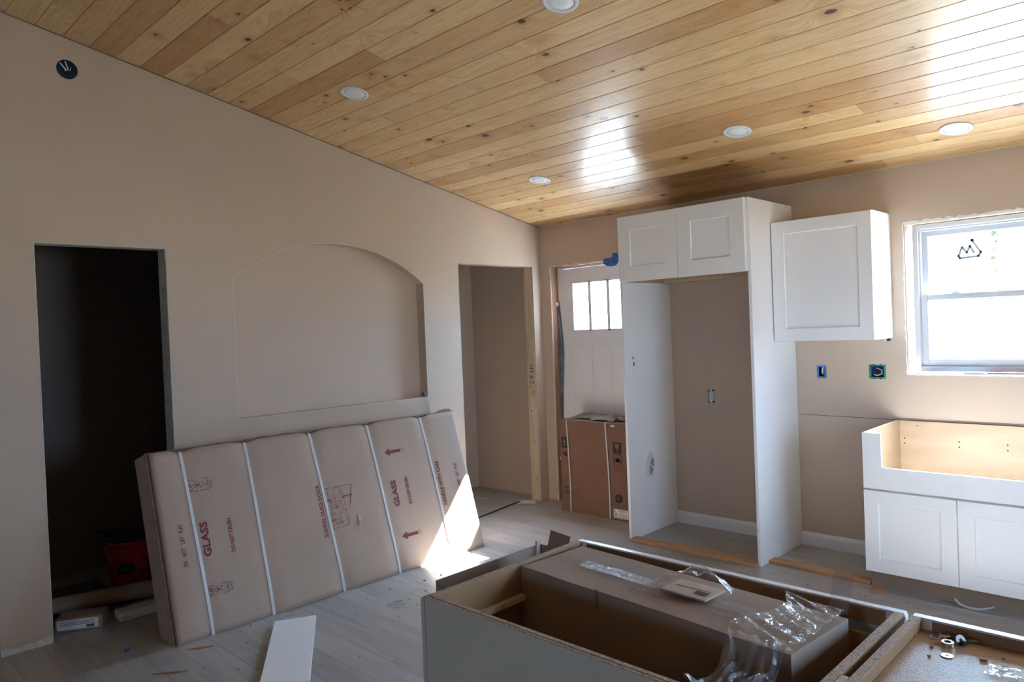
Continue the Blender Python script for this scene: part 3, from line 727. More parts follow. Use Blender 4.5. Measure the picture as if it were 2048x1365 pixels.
# ------------------------------------------------------------------ blue tape at the door head
v, f = [], []
out = [(.702, 2.090), (.718, 2.048), (.752, 2.026), (.80, 2.020), (.84, 2.028), (.866, 2.052), (.868, 2.112), (.850, 2.128), (.812, 2.130), (.814, 2.098)]
ctr = (.79, 2.07)
v = [WB(a, b, .004+.012*abs(math.sin(i*1.7))) for i, (a, b) in enumerate(out)]+[WB(*ctr, .006)]
bm = bmesh.new(); bm.from_mesh(from_py('tape', v, [(i, (i+1) % len(out), len(out)) for i in range(len(out))])); bmesh.ops.solidify(bm, geom=bm.faces[:], thickness=.0006)
tag(obj('painters_tape', bm, BLUET), 'crumpled blue tape stuck over the top of the entry door', 'tape')

# ------------------------------------------------------------------ sliding door carton against the left wall
TH = math.atan2(.2791, .9554)
t = thing('sliding_door_carton', 'long strapped cardboard carton with red print leaning on the left wall', 'carton', (.588, -2.42, 0))
LU, LV, TK = 2.128, .995, .205
straps = [(.158, .183), (.524, .524), (.942, .982), (1.366, 1.395), (1.812, 1.832)]
def bulge(u, v):
    w = .0
    for a, b in straps:
        us_ = b+(a-b)*v/LV
        e = math.exp(-((u-us_)/.045)**2)
        w -= (.004+.014*(math.exp(-v/.10)+math.exp(-(LV-v)/.13)))*e
    w += .004*noise.noise((u*2.3, v*2.7, 4)) - .010*(math.exp(-u/.02)+math.exp(-(LU-u)/.02))*.5
    return w
ev = Vector((-math.sin(TH), 0, math.cos(TH))); eu = Vector((0, 1, 0)); nn = eu.cross(ev)
def edge_v(u):
    return -sum(.013*math.exp(-((u-a)/.05)**2) for a, b in straps)
FC = Frame((0, -1.065, 0), eu, ev, bulge)
NU, NV = 86, 30
v, f = [], []
P0 = Vector((0, -1.065, 0))
for j in range(NV+1):
    for i in range(NU+1):
        u, vv = LU*i/NU, LV*j/NV
        p = FC(u, vv)
        if j == NV: p = FC(u, vv+edge_v(u), -.004)
        if j == 0: p = FC(u, vv+.003, -.004)
        v.append(p)
for j in range(NV):
    for i in range(NU): a = j*(NU+1)+i; f.append((a, a+1, a+NU+2, a+NU+1))
n0 = len(v)   # rims run back to the lid seam
rim = [(0, i) for i in range(NU+1)]+[(j, NU) for j in range(1, NV+1)]+[(NV, i) for i in range(NU-1, -1, -1)]+[(j, 0) for j in range(NV-1, 0, -1)]
for j, i in rim: v.append(v[j*(NU+1)+i]-nn*.055)
m_ = len(rim)
for q in range(m_):
    a, b = rim[q], rim[(q+1) % m_]; f.append((a[0]*(NU+1)+a[1], n0+q, n0+(q+1) % m_, b[0]*(NU+1)+b[1]))
cb = obj('carton_lid', from_py('lid', v, f), CARD, t, smooth=True)
cb.data.polygons.foreach_set('use_smooth', [True]*(NU*NV)+[False]*m_)
def slab(u0, u1, v0, v1, w0, w1, bev=.003):
    bm = bmesh.new(); box(bm, u0, u1, v0, v1, w0, w1, bev)
    for q in bm.verts: q.co = P0+eu*q.co.x+ev*q.co.y+nn*q.co.z
    return bm
obj('carton_tray', slab(-.014, LU+.010, .012, LV+.006, -TK, -.030, .004), CARD, t)
obj('tray_edge', slab(-.017, LU+.013, .010, LV+.009, -.036, -.028, .001), CARDD, t)
# torn flap along the top
v, f = [], []
for i in range(60):
    u = .02+i*(LU-.03)/59; r_ = .004+.010*abs(noise.noise((u*7, 1, 2))) + (.014 if i > 55 else 0)
    c0 = P0+eu*u+ev*(LV+.004+edge_v(u)*.7)-nn*.018
    v += [c0, c0+ev*r_-nn*.012, c0-nn*.03+ev*.006]
    if i:
        a = 3*(i-1); f += [(a, a+3, a+4, a+1), (a+1, a+4, a+5, a+2)]
obj('top_flap', from_py('flap', v, f), CARDD, t)
for a, b in straps:
    v, f = [], []
    for j in range(34):
        vv = -.004+(LV+.006)*j/33; uc = b+(a-b)*max(0, min(1, vv/LV)); vq = min(vv, LV+edge_v(uc))
        for s in (-.0085, .0085): v.append(FC(uc+s, vq, .0022))
        if j: f.append((2*j-2, 2*j-1, 2*j+1, 2*j))
    k0 = len(v)-2
    for d in (.05, .12, TK):
        for s in (-.0085, .0085): v.append(P0+eu*(a+s)+ev*(LV+edge_v(a)*.9+(.009 if d > .04 else .003))-nn*d)
        f.append((len(v)-4, len(v)-3, len(v)-1, len(v)-2))
    bm = bmesh.new(); bm.from_mesh(from_py('strap', v, f)); bmesh.ops.solidify(bm, geom=bm.faces[:], thickness=-.0012)
    obj('strap', bm, STRAP if a < 1.7 else STRAP, t)
def word(s, u0, v0, u1, v1, bold=.0, nm='printed_word'): return text(nm, s, FC, u0, v0, u1, v1, RED, cb, rot=90, bold=bold, w=.0016)
word('GLASS', .194, .402, .236, .588, .036); word('GLASS', 1.450, .418, 1.492, .592, .036)
word('DO NOT CRUSH', .342, .395, .366, .577, .03); word('DO NOT CRUSH', 1.567, .416, 1.592, .595, .03)
for u0, u1, v0, v1 in ((.083, .106, .378, .602), (2.008, 2.036, .412, .621)):
    for wd, p0, p1 in (('DO', 0, .13), ('NOT', .235, .435), ('LAY', .53, .71), ('FLAT', .79, 1.0)): word(wd, u0, v0+(v1-v0)*p0, u1, v0+(v1-v0)*p1, .03)
word('SLIDING GLASS DOOR', .910, .339, .938, .660, .03); word('HANDLE WITH CARE', 1.848, .352, 1.880, .661, .03)
for (u0, v0, u1, v1) in ((.165, .757, .274, .820), (.187, .197, .294, .248)):
    iw = u1-u0; h_ = v1-v0
    pl = line([(u0, v0), (u1, v0), (u1, v1), (u0, v1), (u0, v0)], .0028)
    cx = u0+.042; cv = (v0+v1)/2
    pl += line([(cx-.012, cv), (cx+.006, cv+.016), (cx+.006, cv-.016), (cx-.012, cv)], .002) + line([(cx+.006, cv), (cx+.016, cv)], .008)
    gx = u0+.072
    pl += line([(gx-.006, cv-.014), (gx-.006, cv+.014), (gx+.012, cv+.008), (gx+.018, cv), (gx+.012, cv-.008), (gx-.006, cv-.014)], .002) + line([(gx+.018, cv), (gx+.030, cv)], .002) + line([(gx+.030, cv-.012), (gx+.030, cv+.012)], .002)
    decal('handling_mark', pl, FC, RED, cb, .0016)
    word('UP', u0+.006, v0+.008, u0+.026, v0+.044, .01); word('GLASS', u1+.006, v0+.002, u1+.024, v0+.050)
for (ua, va) in ((1.452, .780), (1.455, .222)):
    decal('arrow', [[(ua, va), (ua+.042, va+.026), (ua+.042, va+.010), (ua+.132, va+.010), (ua+.132, va-.010), (ua+.042, va-.010), (ua+.042, va-.026)]], FC, RED, cb, .0016)
    word('UP', ua+.140, va-.012, ua+.158, va+.018)
# line drawing of a patio door with the view behind it
pc = lambda a, b: (.968+a*.19, .378+b*.25)
L = []
for q in ([(0, 0), (0, 1), (.62, 1), (1.0, .98)], [(0, 0), (.58, .02), (.66, .08), (.72, .28)], [(.62, 1), (.62, .02)], [(1, .98), (.78, .42)], [(0, .66), (.95, .70)], [(0, .38), (.7, .40)],
          [(.08, .68), (.08, .99)], [(.3, .68), (.3, .98), (.55, .96), (.55, .70)], [(.12, .42), (.12, .64), (.52, .64), (.52, .42)], [(.2, .5), (.45, .5)], [(.2, .57), (.45, .57)], [(.3, .45), (.3, .62)],
          [(.1, .06), (.1, .34), (.5, .34)], [(.35, .08), (.35, .3)], [(.42, .08), (.42, .3)], [(.2, .1), (.5, .12)], [(.05, .2), (.3, .22)]): L += line([pc(*p) for p in q], .0026)
for i in range(22):
    a, b = random.uniform(.08, .52), random.choice((random.uniform(.70, .96), random.uniform(.05, .34), random.uniform(.42, .64)))
    L += line([pc(a, b), pc(a+random.uniform(-.05, .10), b+random.uniform(-.05, .05))], .0022)
L += line([pc(-.0, .70), pc(.95, .74)], .006) + line([pc(1, .98), pc(.82, .52)], .005)
decal('door_drawing', L, FC, RED, cb, .0016)
v = [FC(1.14, .36, .004), FC(1.165, .44, .002), FC(1.185, .40, .001), FC(1.16, .375, .010), FC(1.15, .34, .002)]
obj('torn_dent', from_py('dent', v, [(0, 3, 1), (1, 3, 2), (0, 4, 3)]), CARD, cb)

# ------------------------------------------------------------------ appliance carton at the entry door
t = thing('appliance_carton', 'square reddish-brown strapped carton standing in front of the entry door', 'carton', (.698, -.238, 0))
w, dp, h = .340, .30, .768
ab = obj('carton_body', BX(-w, w, 0, dp, .0, h-.012, bev=.006), CARDR, t)
bm = bmesh.new(); box(bm, -w-.004, w+.004, -.005, dp+.004, h-.135, h-.004, .003); obj('carton_cap', bm, CARDR, t)
obj('carton_base', BX(-w-.003, w+.003, -.004, dp+.003, .0005, .118, bev=.003), CARDR, t)
# torn top flaps
for i, (x0, x1, y0, y1, ang) in enumerate(((-.30, .06, .10, .28, .10), (.0, .31, .12, .27, -.06), (-.05, .18, .05, .12, .16))):
    v = []; n = 9
    for k_ in range(n):
        s = k_/(n-1); v += [(x0+(x1-x0)*s, y0+.012*noise.noise((s*8, i, 0)), h+.003+abs(ang)*.12*s*(1-s)*4*.5), (x0+(x1-x0)*s, y1+.02*noise.noise((s*9, i, 5)), h+.010+abs(ang)*.15+.012*noise.noise((s*6, i, 9)))]
    bm = bmesh.new(); bm.from_mesh(from_py('flap', v, [(2*k_, 2*k_+2, 2*k_+3, 2*k_+1) for k_ in range(n-1)])); bmesh.ops.solidify(bm, geom=bm.faces[:], thickness=.004)
    obj('torn_flap', bm, CARDI, t)
v = [(.12, .10, h), (.20, .11, h), (.21, .09, h+.02), (.17, .10, h+.052), (.125, .09, h+.022)]
bm = bmesh.new(); bm.from_mesh(from_py('s', v, [(0, 1, 2, 3, 4)])); bmesh.ops.solidify(bm, geom=bm.faces[:], thickness=.004); obj('torn_flap', bm, CARDI, t)
CF = Frame((0, -.0001, 0), (1, 0, 0), (0, 0, 1))
for xt, xb in ((-.252, -.238), (.150, .166)):
    v, f = [], []
    pts = [(xt+.04, dp, h-.001), (xt+.02, .12, h+.004), (xt, -.004, h-.001)]+[(xt+(xb-xt)*(1-z/h)+.006*math.sin(z*5), -.008, z) for z in [h-.01-i*(h-.012)/12 for i in range(13)]]
    for i, p in enumerate(pts):
        v += [(p[0]-.006, p[1], p[2]), (p[0]+.006, p[1], p[2])]
        if i: f.append((2*i-2, 2*i-1, 2*i+1, 2*i))
    bm = bmesh.new(); bm.from_mesh(from_py('strap', v, f)); bmesh.ops.solidify(bm, geom=bm.faces[:], thickness=.0015)
    obj('strap', bm, STRAP, t)
def mark(name, polys, m=BLACK, w_=.0035): return decal(name, polys, CF, m, ab, w_)
x_ = .242
arrow_ = lambda cx, cz, s: [(cx, cz+s*1.25), (cx-s, cz+.2*s), (cx-.45*s, cz+.2*s), (cx-.45*s, cz-1.25*s), (cx+.45*s, cz-1.25*s), (cx+.45*s, cz+.2*s), (cx+s, cz+.2*s)]
mark('print_square', [rect(-.322, .530, -.258, .618)]); decal('print_arrow', [arrow_(-.290, .574, .024)], CF, CARDR, ab, .0042)
mark('print_battery', [rect(-.300, .462, -.262, .500), rect(-.318, .476, -.300, .486)])
mark('print_square', [rect(.212, .525, .292, .618)])
gl = [(.230, .605), (.274, .605), (.270, .575), (.256, .562), (.255, .540), (.268, .535), (.236, .535), (.249, .540), (.248, .562), (.234, .575)]
decal('print_glass', [gl], CF, CARDR, ab, .0042)
mark('print_frame', line([(.214, .430), (.294, .430), (.294, .514), (.214, .514), (.214, .430)], .003)+[disc(.254, .480, .018, 14), rect(.236, .462, .272, .480)]+line([(.222, .486), (.230, .470), (.224, .452)], .006)+line([(.286, .486), (.278, .470), (.284, .452)], .006))
mark('print_small_lines', [rect(.216, z, .216+l_, z+.004) for z, l_ in ((.414, .075), (.404, .078), (.394, .05), (.384, .07))], GREYPR)
text('printed_word', 'USA', CF, -.303, .148, -.236, .182, BLACK, ab, bold=.02, w=.0035)
mark('print_small_lines', [rect(-.302+i*.012, .196, -.293+i*.012, .206) for i in range(6)], BLACK)
mark('round_emblem', [disc(.252, .172, .036, 26)]); decal('emblem_detail', line([(.240, .156), (.240, .188), (.258, .188), (.262, .176), (.240, .172), (.264, .158)], .004), CF, CARDR, ab, .0042)
mark('print_small_lines', [rect(.222, .112, .284, .120)], GREYPR)
sl_ = decal('shipping_label', [rect(.198, .016, .338, .088)], CF, PAPERW, t, .0052)
decal('label_print', [rect(.203+.004*i, .060-.045*(i % 2)*0, .2055+.004*i, .083) for i in range(3)]+[rect(.212+.0035*i, .030, .214+.0035*i, .058) for i in range(5)]+[rect(.242, z, .325, z+.003) for z in (.078, .070, .050, .036)]+[rect(.203, .022, .330, .025)], CF, BLACK, sl_, .0058)
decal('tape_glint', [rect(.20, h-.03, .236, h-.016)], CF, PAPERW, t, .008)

# ------------------------------------------------------------------ island base cabinets
IZ = .886
def island(name, label, x0, w, near=.600):
    t = thing(name, label, 'cabinet', (x0, -3.152, 0))
    D = -.605
    for a in (0, w-.018):
        sp = obj('side_panel', BX(a, a+.018, D, -.022, 0, IZ, bev=.0006), BROWNP, t)
        obj('panel_edge', BX(a+.0002, a+.0178, D+.004, -.024, IZ-.002, IZ+.0006), CHIP, sp)
    obj('back_panel', BX(.0185, w-.0185, D, D+.012, .0, IZ-.001, bev=.0005), GREYP if x0 < 3.5 else GREYP, t)
    obj('back_panel_edge', BX(.0185, w-.0185, D+.0005, D+.0115, IZ-.002, IZ+.0004), CHIP, t)
    obj('back_lining', BX(.0185, w-.0185, D+.0125, D+.016, .12, IZ-.004), BROWNP, t)
    obj('floor_panel', BX(.0185, w-.0185, D+.017, -.024, .105, .12), BROWNP, t)
    fr_ = bmesh.new()
    box(fr_, 0, .038, -.0215, -.002, .105, IZ, .0008); box(fr_, w-.038, w, -.0215, -.002, .105, IZ, .0008); box(fr_, .0382, w-.0382, -.0215, -.002, .105, .145, .0008)
    obj('face_frame', fr_, WHITE, t)
    obj('top_rail', BX(.0382, w-.0382, -.0215, -.002, IZ-.040, IZ, bev=.0008), WHITEG, t)
    obj('rail_lining', BX(.0384, w-.0384, -.0235, -.0217, IZ-.040, IZ-.004), BROWNP, t)
    for i in (0, 1):
        d = obj('door', shaker(w/2-.006, .58, .020, .068), WHITE, t, (w-.003-i*w/2, .019, .112)); d.rotation_euler.z = PI
    obj('drawer_front', BX(.004, w-.004, -.001, .019, .70, IZ-.012, bev=.002), WHITE, t)
    obj('toe_kick', BX(.018, w-.018, -.09, -.075, 0, .104), BROWNP, t)
    return t
ic = island('island_cabinet', 'open-topped island base cabinet with a pale grey-green back panel, holding a carton', 2.968, .914)
obj('filler_strip', BX(-.014, -.001, -.617, -.570, 0, IZ-.004, bev=.001), GREYP, ic)
obj('cover_panel', BX(-.0065, .9135, -.6135, -.6056, 0, IZ-.002, bev=.0008), GREYP, ic)
obj('cover_panel_edge', BX(-.006, .913, -.6133, -.6058, IZ-.0021, IZ-.0005), CHIP, ic)
obj('inner_cleat', BX(.0185, .038, -.586, -.030, .792, .806, bev=.001), STUD, ic)
obj('drawer_back', BX(.0385, .874, -.060, -.048, .62, .835), BROWNP, ic)
obj('drawer_slot', BX(.70, .80, -.0485, -.0475+.0, .80, .812), DARKP, ic)
ic2 = island('island_cabinet', 'second island base cabinet with a brown top panel scattered with hardware', 3.898, .762)
obj('top_panel', BX(.0185, .762-.0185, -.588, -.024, IZ-.034, IZ-.024, bev=.0008), TRAYM, ic2)
obj('cover_panel', BX(-.0135, .7615, -.6135, -.6056, 0, IZ-.002, bev=.0008), GREYP, ic2)
o = obj('wood_spacer', BX(-.0065, .0065, -.022, .022, -.008, .010, bev=.001), STUD, None, (3.8903, -3.560, IZ-.009)); tag(o, 'small wood spacer block wedged in the gap between the island cabinets', 'block')

# carton standing in the island cabinet
rz = math.atan2(-.065, .79)
t = thing('tall_carton', 'long taped cardboard carton standing inside the open island cabinet', 'carton', (3.396, -3.358, .1205), None, rz)
bw, bd, bh = .394, .122, .763
bm = bmesh.new(); box(bm, -bw, bw, -bd, bd, 0, bh)
bmesh.ops.subdivide_edges(bm, edges=bm.edges[:], cuts=7, use_grid_fill=True)
for q in bm.verts:
    n_ = noise.noise_vector(q.co*6)*.0035; q.co += Vector((n_.x, n_.y, n_.z*.7))
obj('carton_body', bm, CARDI, t, smooth=False)
TF = Frame((0, 0, bh+.0012), (1, 0, 0), (0, 1, 0))
decal('flap_seam', line([(-bw+.02, .004), (bw-.02, .0)], .003)+line([(-.18, -.028), (.10, -.045)], .0025), TF, CARDD, t, .003)
o = obj('packing_tape', from_py('tp', [TF(a, b+.003*math.sin(a*30), .0038) for a in [-bw+.12+i*.06 for i in range(11)] for b in (-.022, .024)], [(2*i, 2*i+2, 2*i+3, 2*i+1) for i in range(10)]), TAPEC, t)
for cx in (-.30, -.16, .02, .2):
    decal('crease', line([(cx, bd-.01), (cx+.02, -bd+.02)], .0015), TF, CARDI, t, .0036)
for i, (a, b, s) in enumerate(((-.245, -.005, .045), (-.20, .015, .03), (-.12, -.012, .02))):
    v = [TF(a+s*math.cos(k_*PI/3)*(1 if k_ % 2 else .6), b+.25*s*math.sin(k_*PI/3), .004+.010*(k_ % 2)) for k_ in range(6)]+[TF(a, b, .010)]
    obj('tape_scrap', from_py('sc', v, [(k_, (k_+1) % 6, 6) for k_ in range(6)]), FILM2, t)
text('printed_code', '02 19', TF, -.055, -.075, .035, -.054, GREYPR, t, rot=180, w=.0045)
decal('tear', line([(.155, -.048), (.185, -.062), (.225, -.058), (.262, -.070)], .004)+[disc(.247, -.058, .006, 7)], TF, CARDD, t, .0045)
obj('torn_tab', BX(-.118, -.110, -bd-.004, -bd+.004, bh-.045, bh+.004, bev=.002), CARDD, t)
# clear plastic bag with an instruction sheet
t = thing('plastic_bag', 'clear plastic bag with instruction sheets lying on the tall carton', 'bag', (3.462, -3.335, .8895))
N = 26; v, f = [], []
outl = [(-.095, -.082), (-.088, -.02), (-.075, .045), (-.045, .075), (0, .09), (.03, .085), (.075, .06), (.088, .015), (.084, -.035), (.062, -.062), (.0, -.075), (-.05, -.080)]
def edge(a):
    n = len(outl); x = (a/(2*PI)*n) % n; i = int(x); s = x-i; p, q = outl[i], outl[(i+1) % n]; return (p[0]+(q[0]-p[0])*s, p[1]+(q[1]-p[1])*s)
R_ = 9; A_ = 48
for j in range(R_+1):
    s = j/R_
    for k_ in range(A_):
        ex, ey = edge(2*PI*k_/A_); x, y = ex*s, ey*s
        z = .052*(1-s**2.4)*(.55+.45*(y+.09)/.18)+.016*noise.noise((x*32, y*32, 2))*(1-s**6)+.010*noise.noise((x*70, y*50, 7))*(1-s**4)
        v.append((x, y, max(.0015, z+.002)))
    if j:
        for k_ in range(A_): k2 = (k_+1) % A_; f.append(((j-1)*A_+k_, (j-1)*A_+k2, j*A_+k2, j*A_+k_))
obj('film', from_py('bag', v, f), FILM, t, smooth=True)
sh = obj('instruction_sheet', BX(-.055, .070, -.058, .030, .004, .008, bev=.001), TAN, t)
sh.rotation_euler.z = -.05
decal('sheet_print', [rect(.022, -.040, .056, -.018)]+[rect(-.04, -.012, .052, -.009)], Frame((0, 0, .0082), (1, 0, 0), (0, 1, 0)), BLACK, t, .0006)
# stretch wrap over the near end of the carton and bunched in front of it
t = thing('stretch_wrap', 'crumpled clear stretch wrap draped over the near end of the tall carton', 'plastic wrap', (3.70, -3.40, .885))
v, f = [], []
NI, NJ = 34, 40
for j in range(NJ+1):
    s = j/NJ; yy = .150-.262*s                       # over the top of the carton, far edge to near edge
    for i in range(NI+1):
        r = i/NI; x = -.050+.02*s+.028*math.sin(s*5)*(1-r)+(.135-.02*s)*r
        z = .0065+.010*abs(noise.noise((x*14+yy*26, yy*7, 1)))+.007*abs(noise.noise((x*34+yy*70, yy*12, 4)))+(.012*(1-r)**3)
        if s > .93: z -= .012*(s-.93)/.07
        v.append((x+.006*noise.noise((yy*40, r*5, 3)), yy, max(z, .0055)))
    if j:
        for i in range(NI): a = (j-1)*(NI+1)+i; f.append((a, a+1, a+NI+2, a+NI+1))
obj('film', from_py('wrap', v, f), FILM2, t, smooth=True)
v, f = [], []
NI, NJ = 44, 34
for j in range(NJ+1):
    s = j/NJ
    for i in range(NI+1):
        r = i/NI; wd = .135-.02*math.sin(PI*s); x = -.055+.030*s+wd*r+.012*noise.noise((s*5, r*3, 2))
        y = -.105-.232*s+.012*noise.noise((r*6, s*3, 7))
        z = .014*(1-s)-.060*math.sin(PI*s)**1.2+.002*s+.013*math.sin(r*34+4*noise.noise((s*3, r*2, 9)))*(.25+.75*math.sin(PI*min(1, s*1.1)))+.022*noise.noise((x*30, s*6, 11))
        v.append((x, y, max(z, .004) if s < .06 else z))
    if j:
        for i in range(NI): a = (j-1)*(NI+1)+i; f.append((a, a+1, a+NI+2, a+NI+1))
obj('bunched_film', from_py('bunch', v, f), FILM2, t, smooth=True)
# clear tape standing up from the carton corner
v, f = [], []
for j in range(9):
    s = j/8
    for i in range(4):
        r = i/3; v.append((3.752+.020*s+.043*r, -3.262-.006*s*s+.004*math.sin(r*6), .888+.093*s+.003*math.sin(r*5)*s))
    if j:
        for i in range(3): a = (j-1)*4+i; f.append((a, a+1, a+5, a+4))
tag(obj('clear_tape_strip', from_py('tape', v, f), TAPEC, None, smooth=True), 'strip of clear packing tape standing up from the tall carton corner', 'tape')

# hardware on the second cabinet
TZ = IZ-.024
def washer(x, y, ro, ri, h, label, name='washer', cat='washer', g=None):
    o = obj(name, lathe([(ri, 0), (ro-.0006, 0), (ro, .0005), (ro, h-.0005), (ro-.0006, h), (ri, h)], 28, True), STEEL, None, (x, y, TZ+.0004)); 
    return tag(o, label, cat, g)
washer(3.949, -3.205, .0115, .0030, .0014, 'flat steel washer nearest the left edge of the brown panel')
washer(3.9905, -3.283, .0115, .0030, .0014, 'flat steel washer lying closest to the camera on the brown panel')
washer(3.966, -3.193, .0120, .0070, .007, 'thick steel ring farther from the camera beside the washers', 'steel_ring', 'ring')
washer(3.979, -3.231, .0115, .0070, .008, 'thick steel ring nearer the camera beside the bolt', 'steel_ring', 'ring')
o = obj('steel_clip', lathe([(.004, 0), (.007, .0005), (.007, .003), (.004, .0035)], 16, True), STEEL, None, (3.975, -3.204, TZ+.0004)); tag(o, 'small bright clip touching the farther steel ring', 'clip')
t = thing('bolt', 'dark bolt with a washer on it lying among the steel rings', 'bolt', (3.992, -3.207, TZ+.006), None, -.62)
obj('shank', tube([(-.022, 0, -.001), (.014, 0, .0)], .0032, 10), DARKP, t)
o = obj('head', lathe([(0, 0), (.0055, 0), (.0055, .005), (0, .005)], 6), DARKP, t, (.013, 0, 0)); o.rotation_euler = (0, PI/2, 0)
o = obj('washer', lathe([(.0035, 0), (.0105, 0), (.0105, .0013), (.0035, .0013)], 24, True), STEEL, t, (.006, 0, .003)); o.rotation_euler = (0, 1.1, 0)
t = thing('screw', 'olive threaded screw lying near the rail on the brown panel', 'screw', (4.008, -3.193, TZ+.0045), None, .55)
pts = [(-.018+i*.0015, 0, 0) for i in range(24)]
obj('thread', tube(pts, [.0028 if i % 2 else .0036 for i in range(24)], 8), OLIVE, t)
obj('tip', tube([(.0165, 0, 0), (.021, 0, 0)], [.0028, .0008], 8), OLIVE, t)
for i, (x, y) in enumerate(((3.958, -3.262), (3.965, -3.306), (4.047, -3.262), (4.075, -3.230), (3.918, -3.224))):
    o = obj('wood_chip', BX(-.003, .003, -.002, .002, 0, .003, bev=.0006), OSB if i != 2 else LUMB, None, (x, y, TZ+.0003)); o.rotation_euler.z = i
    if i == 2: o.scale = (1.1, 3.2, 1.4)
    tag(o, ['brown crumb between the two flat washers', 'brown crumb left of the nearer flat washer', 'reddish wood splinter right of the steel rings on the brown panel', 'dark crumb near the rail at the right of the brown panel', 'dark crumb at the left edge of the brown panel'][i], 'wood chip', 'crumbs on the brown island panel')
v, f = [], []
for j in range(7):
    for i in range(8): v.append((4.060+i*.008, -3.325+j*.009+.003*noise.noise((i, j, 0)), TZ+.003+.012*abs(noise.noise((i*.9, j*.8, 3)))))
    if j:
        for i in range(7): a = (j-1)*8+i; f.append((a, a+1, a+9, a+8))
tag(obj('film_scrap', from_py('scrap', v, f), FILM2, None, smooth=True), 'crinkled clear film scrap at the lower right on the brown panel', 'plastic scrap')

# open carton on the far side of the island
t = thing('open_carton', 'open cardboard carton on the floor left of the island cabinet', 'carton', (2.70, -3.515, 0))
CX, CY, CH = .235, .46, .80
obj('side_wall', BX(0, .006, 0, CY, 0, CH, bev=.001), CARDI, t); obj('side_wall', BX(CX-.006, CX, 0, CY, 0, CH-.06, bev=.001), CARDI, t)
obj('end_wall', BX(.006, CX-.006, 0, .006, 0, CH-.01, bev=.001), CARDI, t); obj('end_wall', BX(.006, CX-.006, CY-.006, CY, 0, CH, bev=.001), CARDI, t)
obj('carton_bottom', BX(.006, CX-.006, .006, CY-.006, .001, .007), CARDI, t)
bm = BX(0, .11, -.003, .003, 0, .055, bev=.001)
o = obj('flap', bm, CARDI, t, (.02, CY+.02, CH-.01)); o.rotation_euler = (-.3, 0, -.2)
o = obj('foam_strip', BX(-.005, .005, -.008, .008, -.12, 0.028, bev=.002), PAPERW, t, (.010, CY-.02, CH-.01))

# ------------------------------------------------------------------ white board on the floor
ang = math.atan2(-.427, .67)
t = thing('white_board', 'white melamine board lying raised off the floor in front of the strapped carton', 'board', (0, 0, 0))
c0, c1 = Vector((.736, -3.043)), Vector((.834, -2.852)); dirv = Vector((.6706, -.4272)).normalized(); ln = .775
bm = bmesh.new()
z0, z1 = .014, .030
lo = [bm.verts.new((*p, z0)) for p in (c0, c1, c1+dirv*ln, c0+dirv*ln)]; hi = [bm.verts.new((*p, z1)) for p in (c0, c1, c1+dirv*ln, c0+dirv*ln)]
bm.faces.new(lo[::-1]); bm.faces.new(hi)
for i in range(4): bm.faces.new((lo[i], lo[(i+1) % 4], hi[(i+1) % 4], hi[i]))
bmesh.ops.bevel(bm, geom=bm.edges[:], offset=.001, segments=1, affect='EDGES')
obj('panel', bm, WHITE, t)
pr = Vector((-dirv.y, dirv.x))
for s in (.12, .62):
    c = c0+pr*.10+dirv*s
    o = obj('batten', BX(-.02, .02, -.085, .085, 0, .0135), CHIP, t, (c.x, c.y, .0003)); o.rotation_euler.z = ang

# ------------------------------------------------------------------ floor litter
o = obj('paper_sheet', BX(-.085, .085, -.065, .065, 0, .0012), PAPERW, None, (-.085, -.215, .001)); o.rotation_euler.z = .62; tag(o, 'white paper sheet on the floor in the far doorway', 'paper')
tag(obj('black_cord', tube([(.02, -1.02, .006), (-.03, -.80, .006), (-.07, -.58, .007), (-.11, -.40, .006), (-.13, -.25, .006)], .0055), DARKP), 'black cord lying on the floor across the far doorway', 'cord')
def litter(name, label, cat, m, pts, r):
    return tag(obj(name, tube(pts, r, 5), m), label, cat)
litter('wood_splinter', 'thin brown wood splinter on the floor left of the white board', 'splinter', LUMB, [(.80, -3.69, .004), (.86, -3.618, .005), (.90, -3.56, .004)], [.002, .005, .002])
litter('wood_splinter', 'brown wood splinter on the floor at the base of the strapped carton', 'splinter', LUMB, [(.655, -3.47, .004), (.69, -3.418, .005), (.72, -3.36, .004)], [.002, .005, .002])
litter('white_chip', 'short white chip on the pantry floor', 'chip', PAPERW, [(-.55, -.38, .003), (-.45, -.32, .003)], .003)
o = obj('blue_tape_scrap', BX(-.022, .022, -.012, .012, 0, .006, bev=.002), BLUET, None, (.425, -3.674, .0005)); tag(o, 'scrap of blue tape on the floor before the dark doorway', 'tape')
v, f = [], []
for j in range(6):
    for i in range(8): v.append((.96+i*.014, -2.49+j*.018+.006*noise.noise((i, j, 0)), .002+.022*abs(noise.noise((i*.8, j*.7, 3)))))
    if j:
        for i in range(7): a = (j-1)*8+i; f.append((a, a+1, a+9, a+8))
tag(obj('film_scrap', from_py('scrap', v, f), FILM2, None, smooth=True), 'crumpled clear film scrap on the open floor before the strapped carton', 'plastic scrap')
bm = bmesh.new(); rd = random.Random(5)
for i in range(260):
    if i < 120: x, y = rd.uniform(.7, 1.9), rd.uniform(-2.6, -.7)
    elif i < 200: x, y = rd.uniform(1.4, 3.3), rd.uniform(-1.5, -.66)
    else: x, y = rd.uniform(.4, 1.8), rd.uniform(-4.0, -2.3)
    s = rd.uniform(.0015, .0045); vs = box(bm, x-s, x+s*rd.uniform(.5, 2), y-s, y+s, .0004, .0004+s)
stuff(obj('sawdust_litter', bm, DUST))

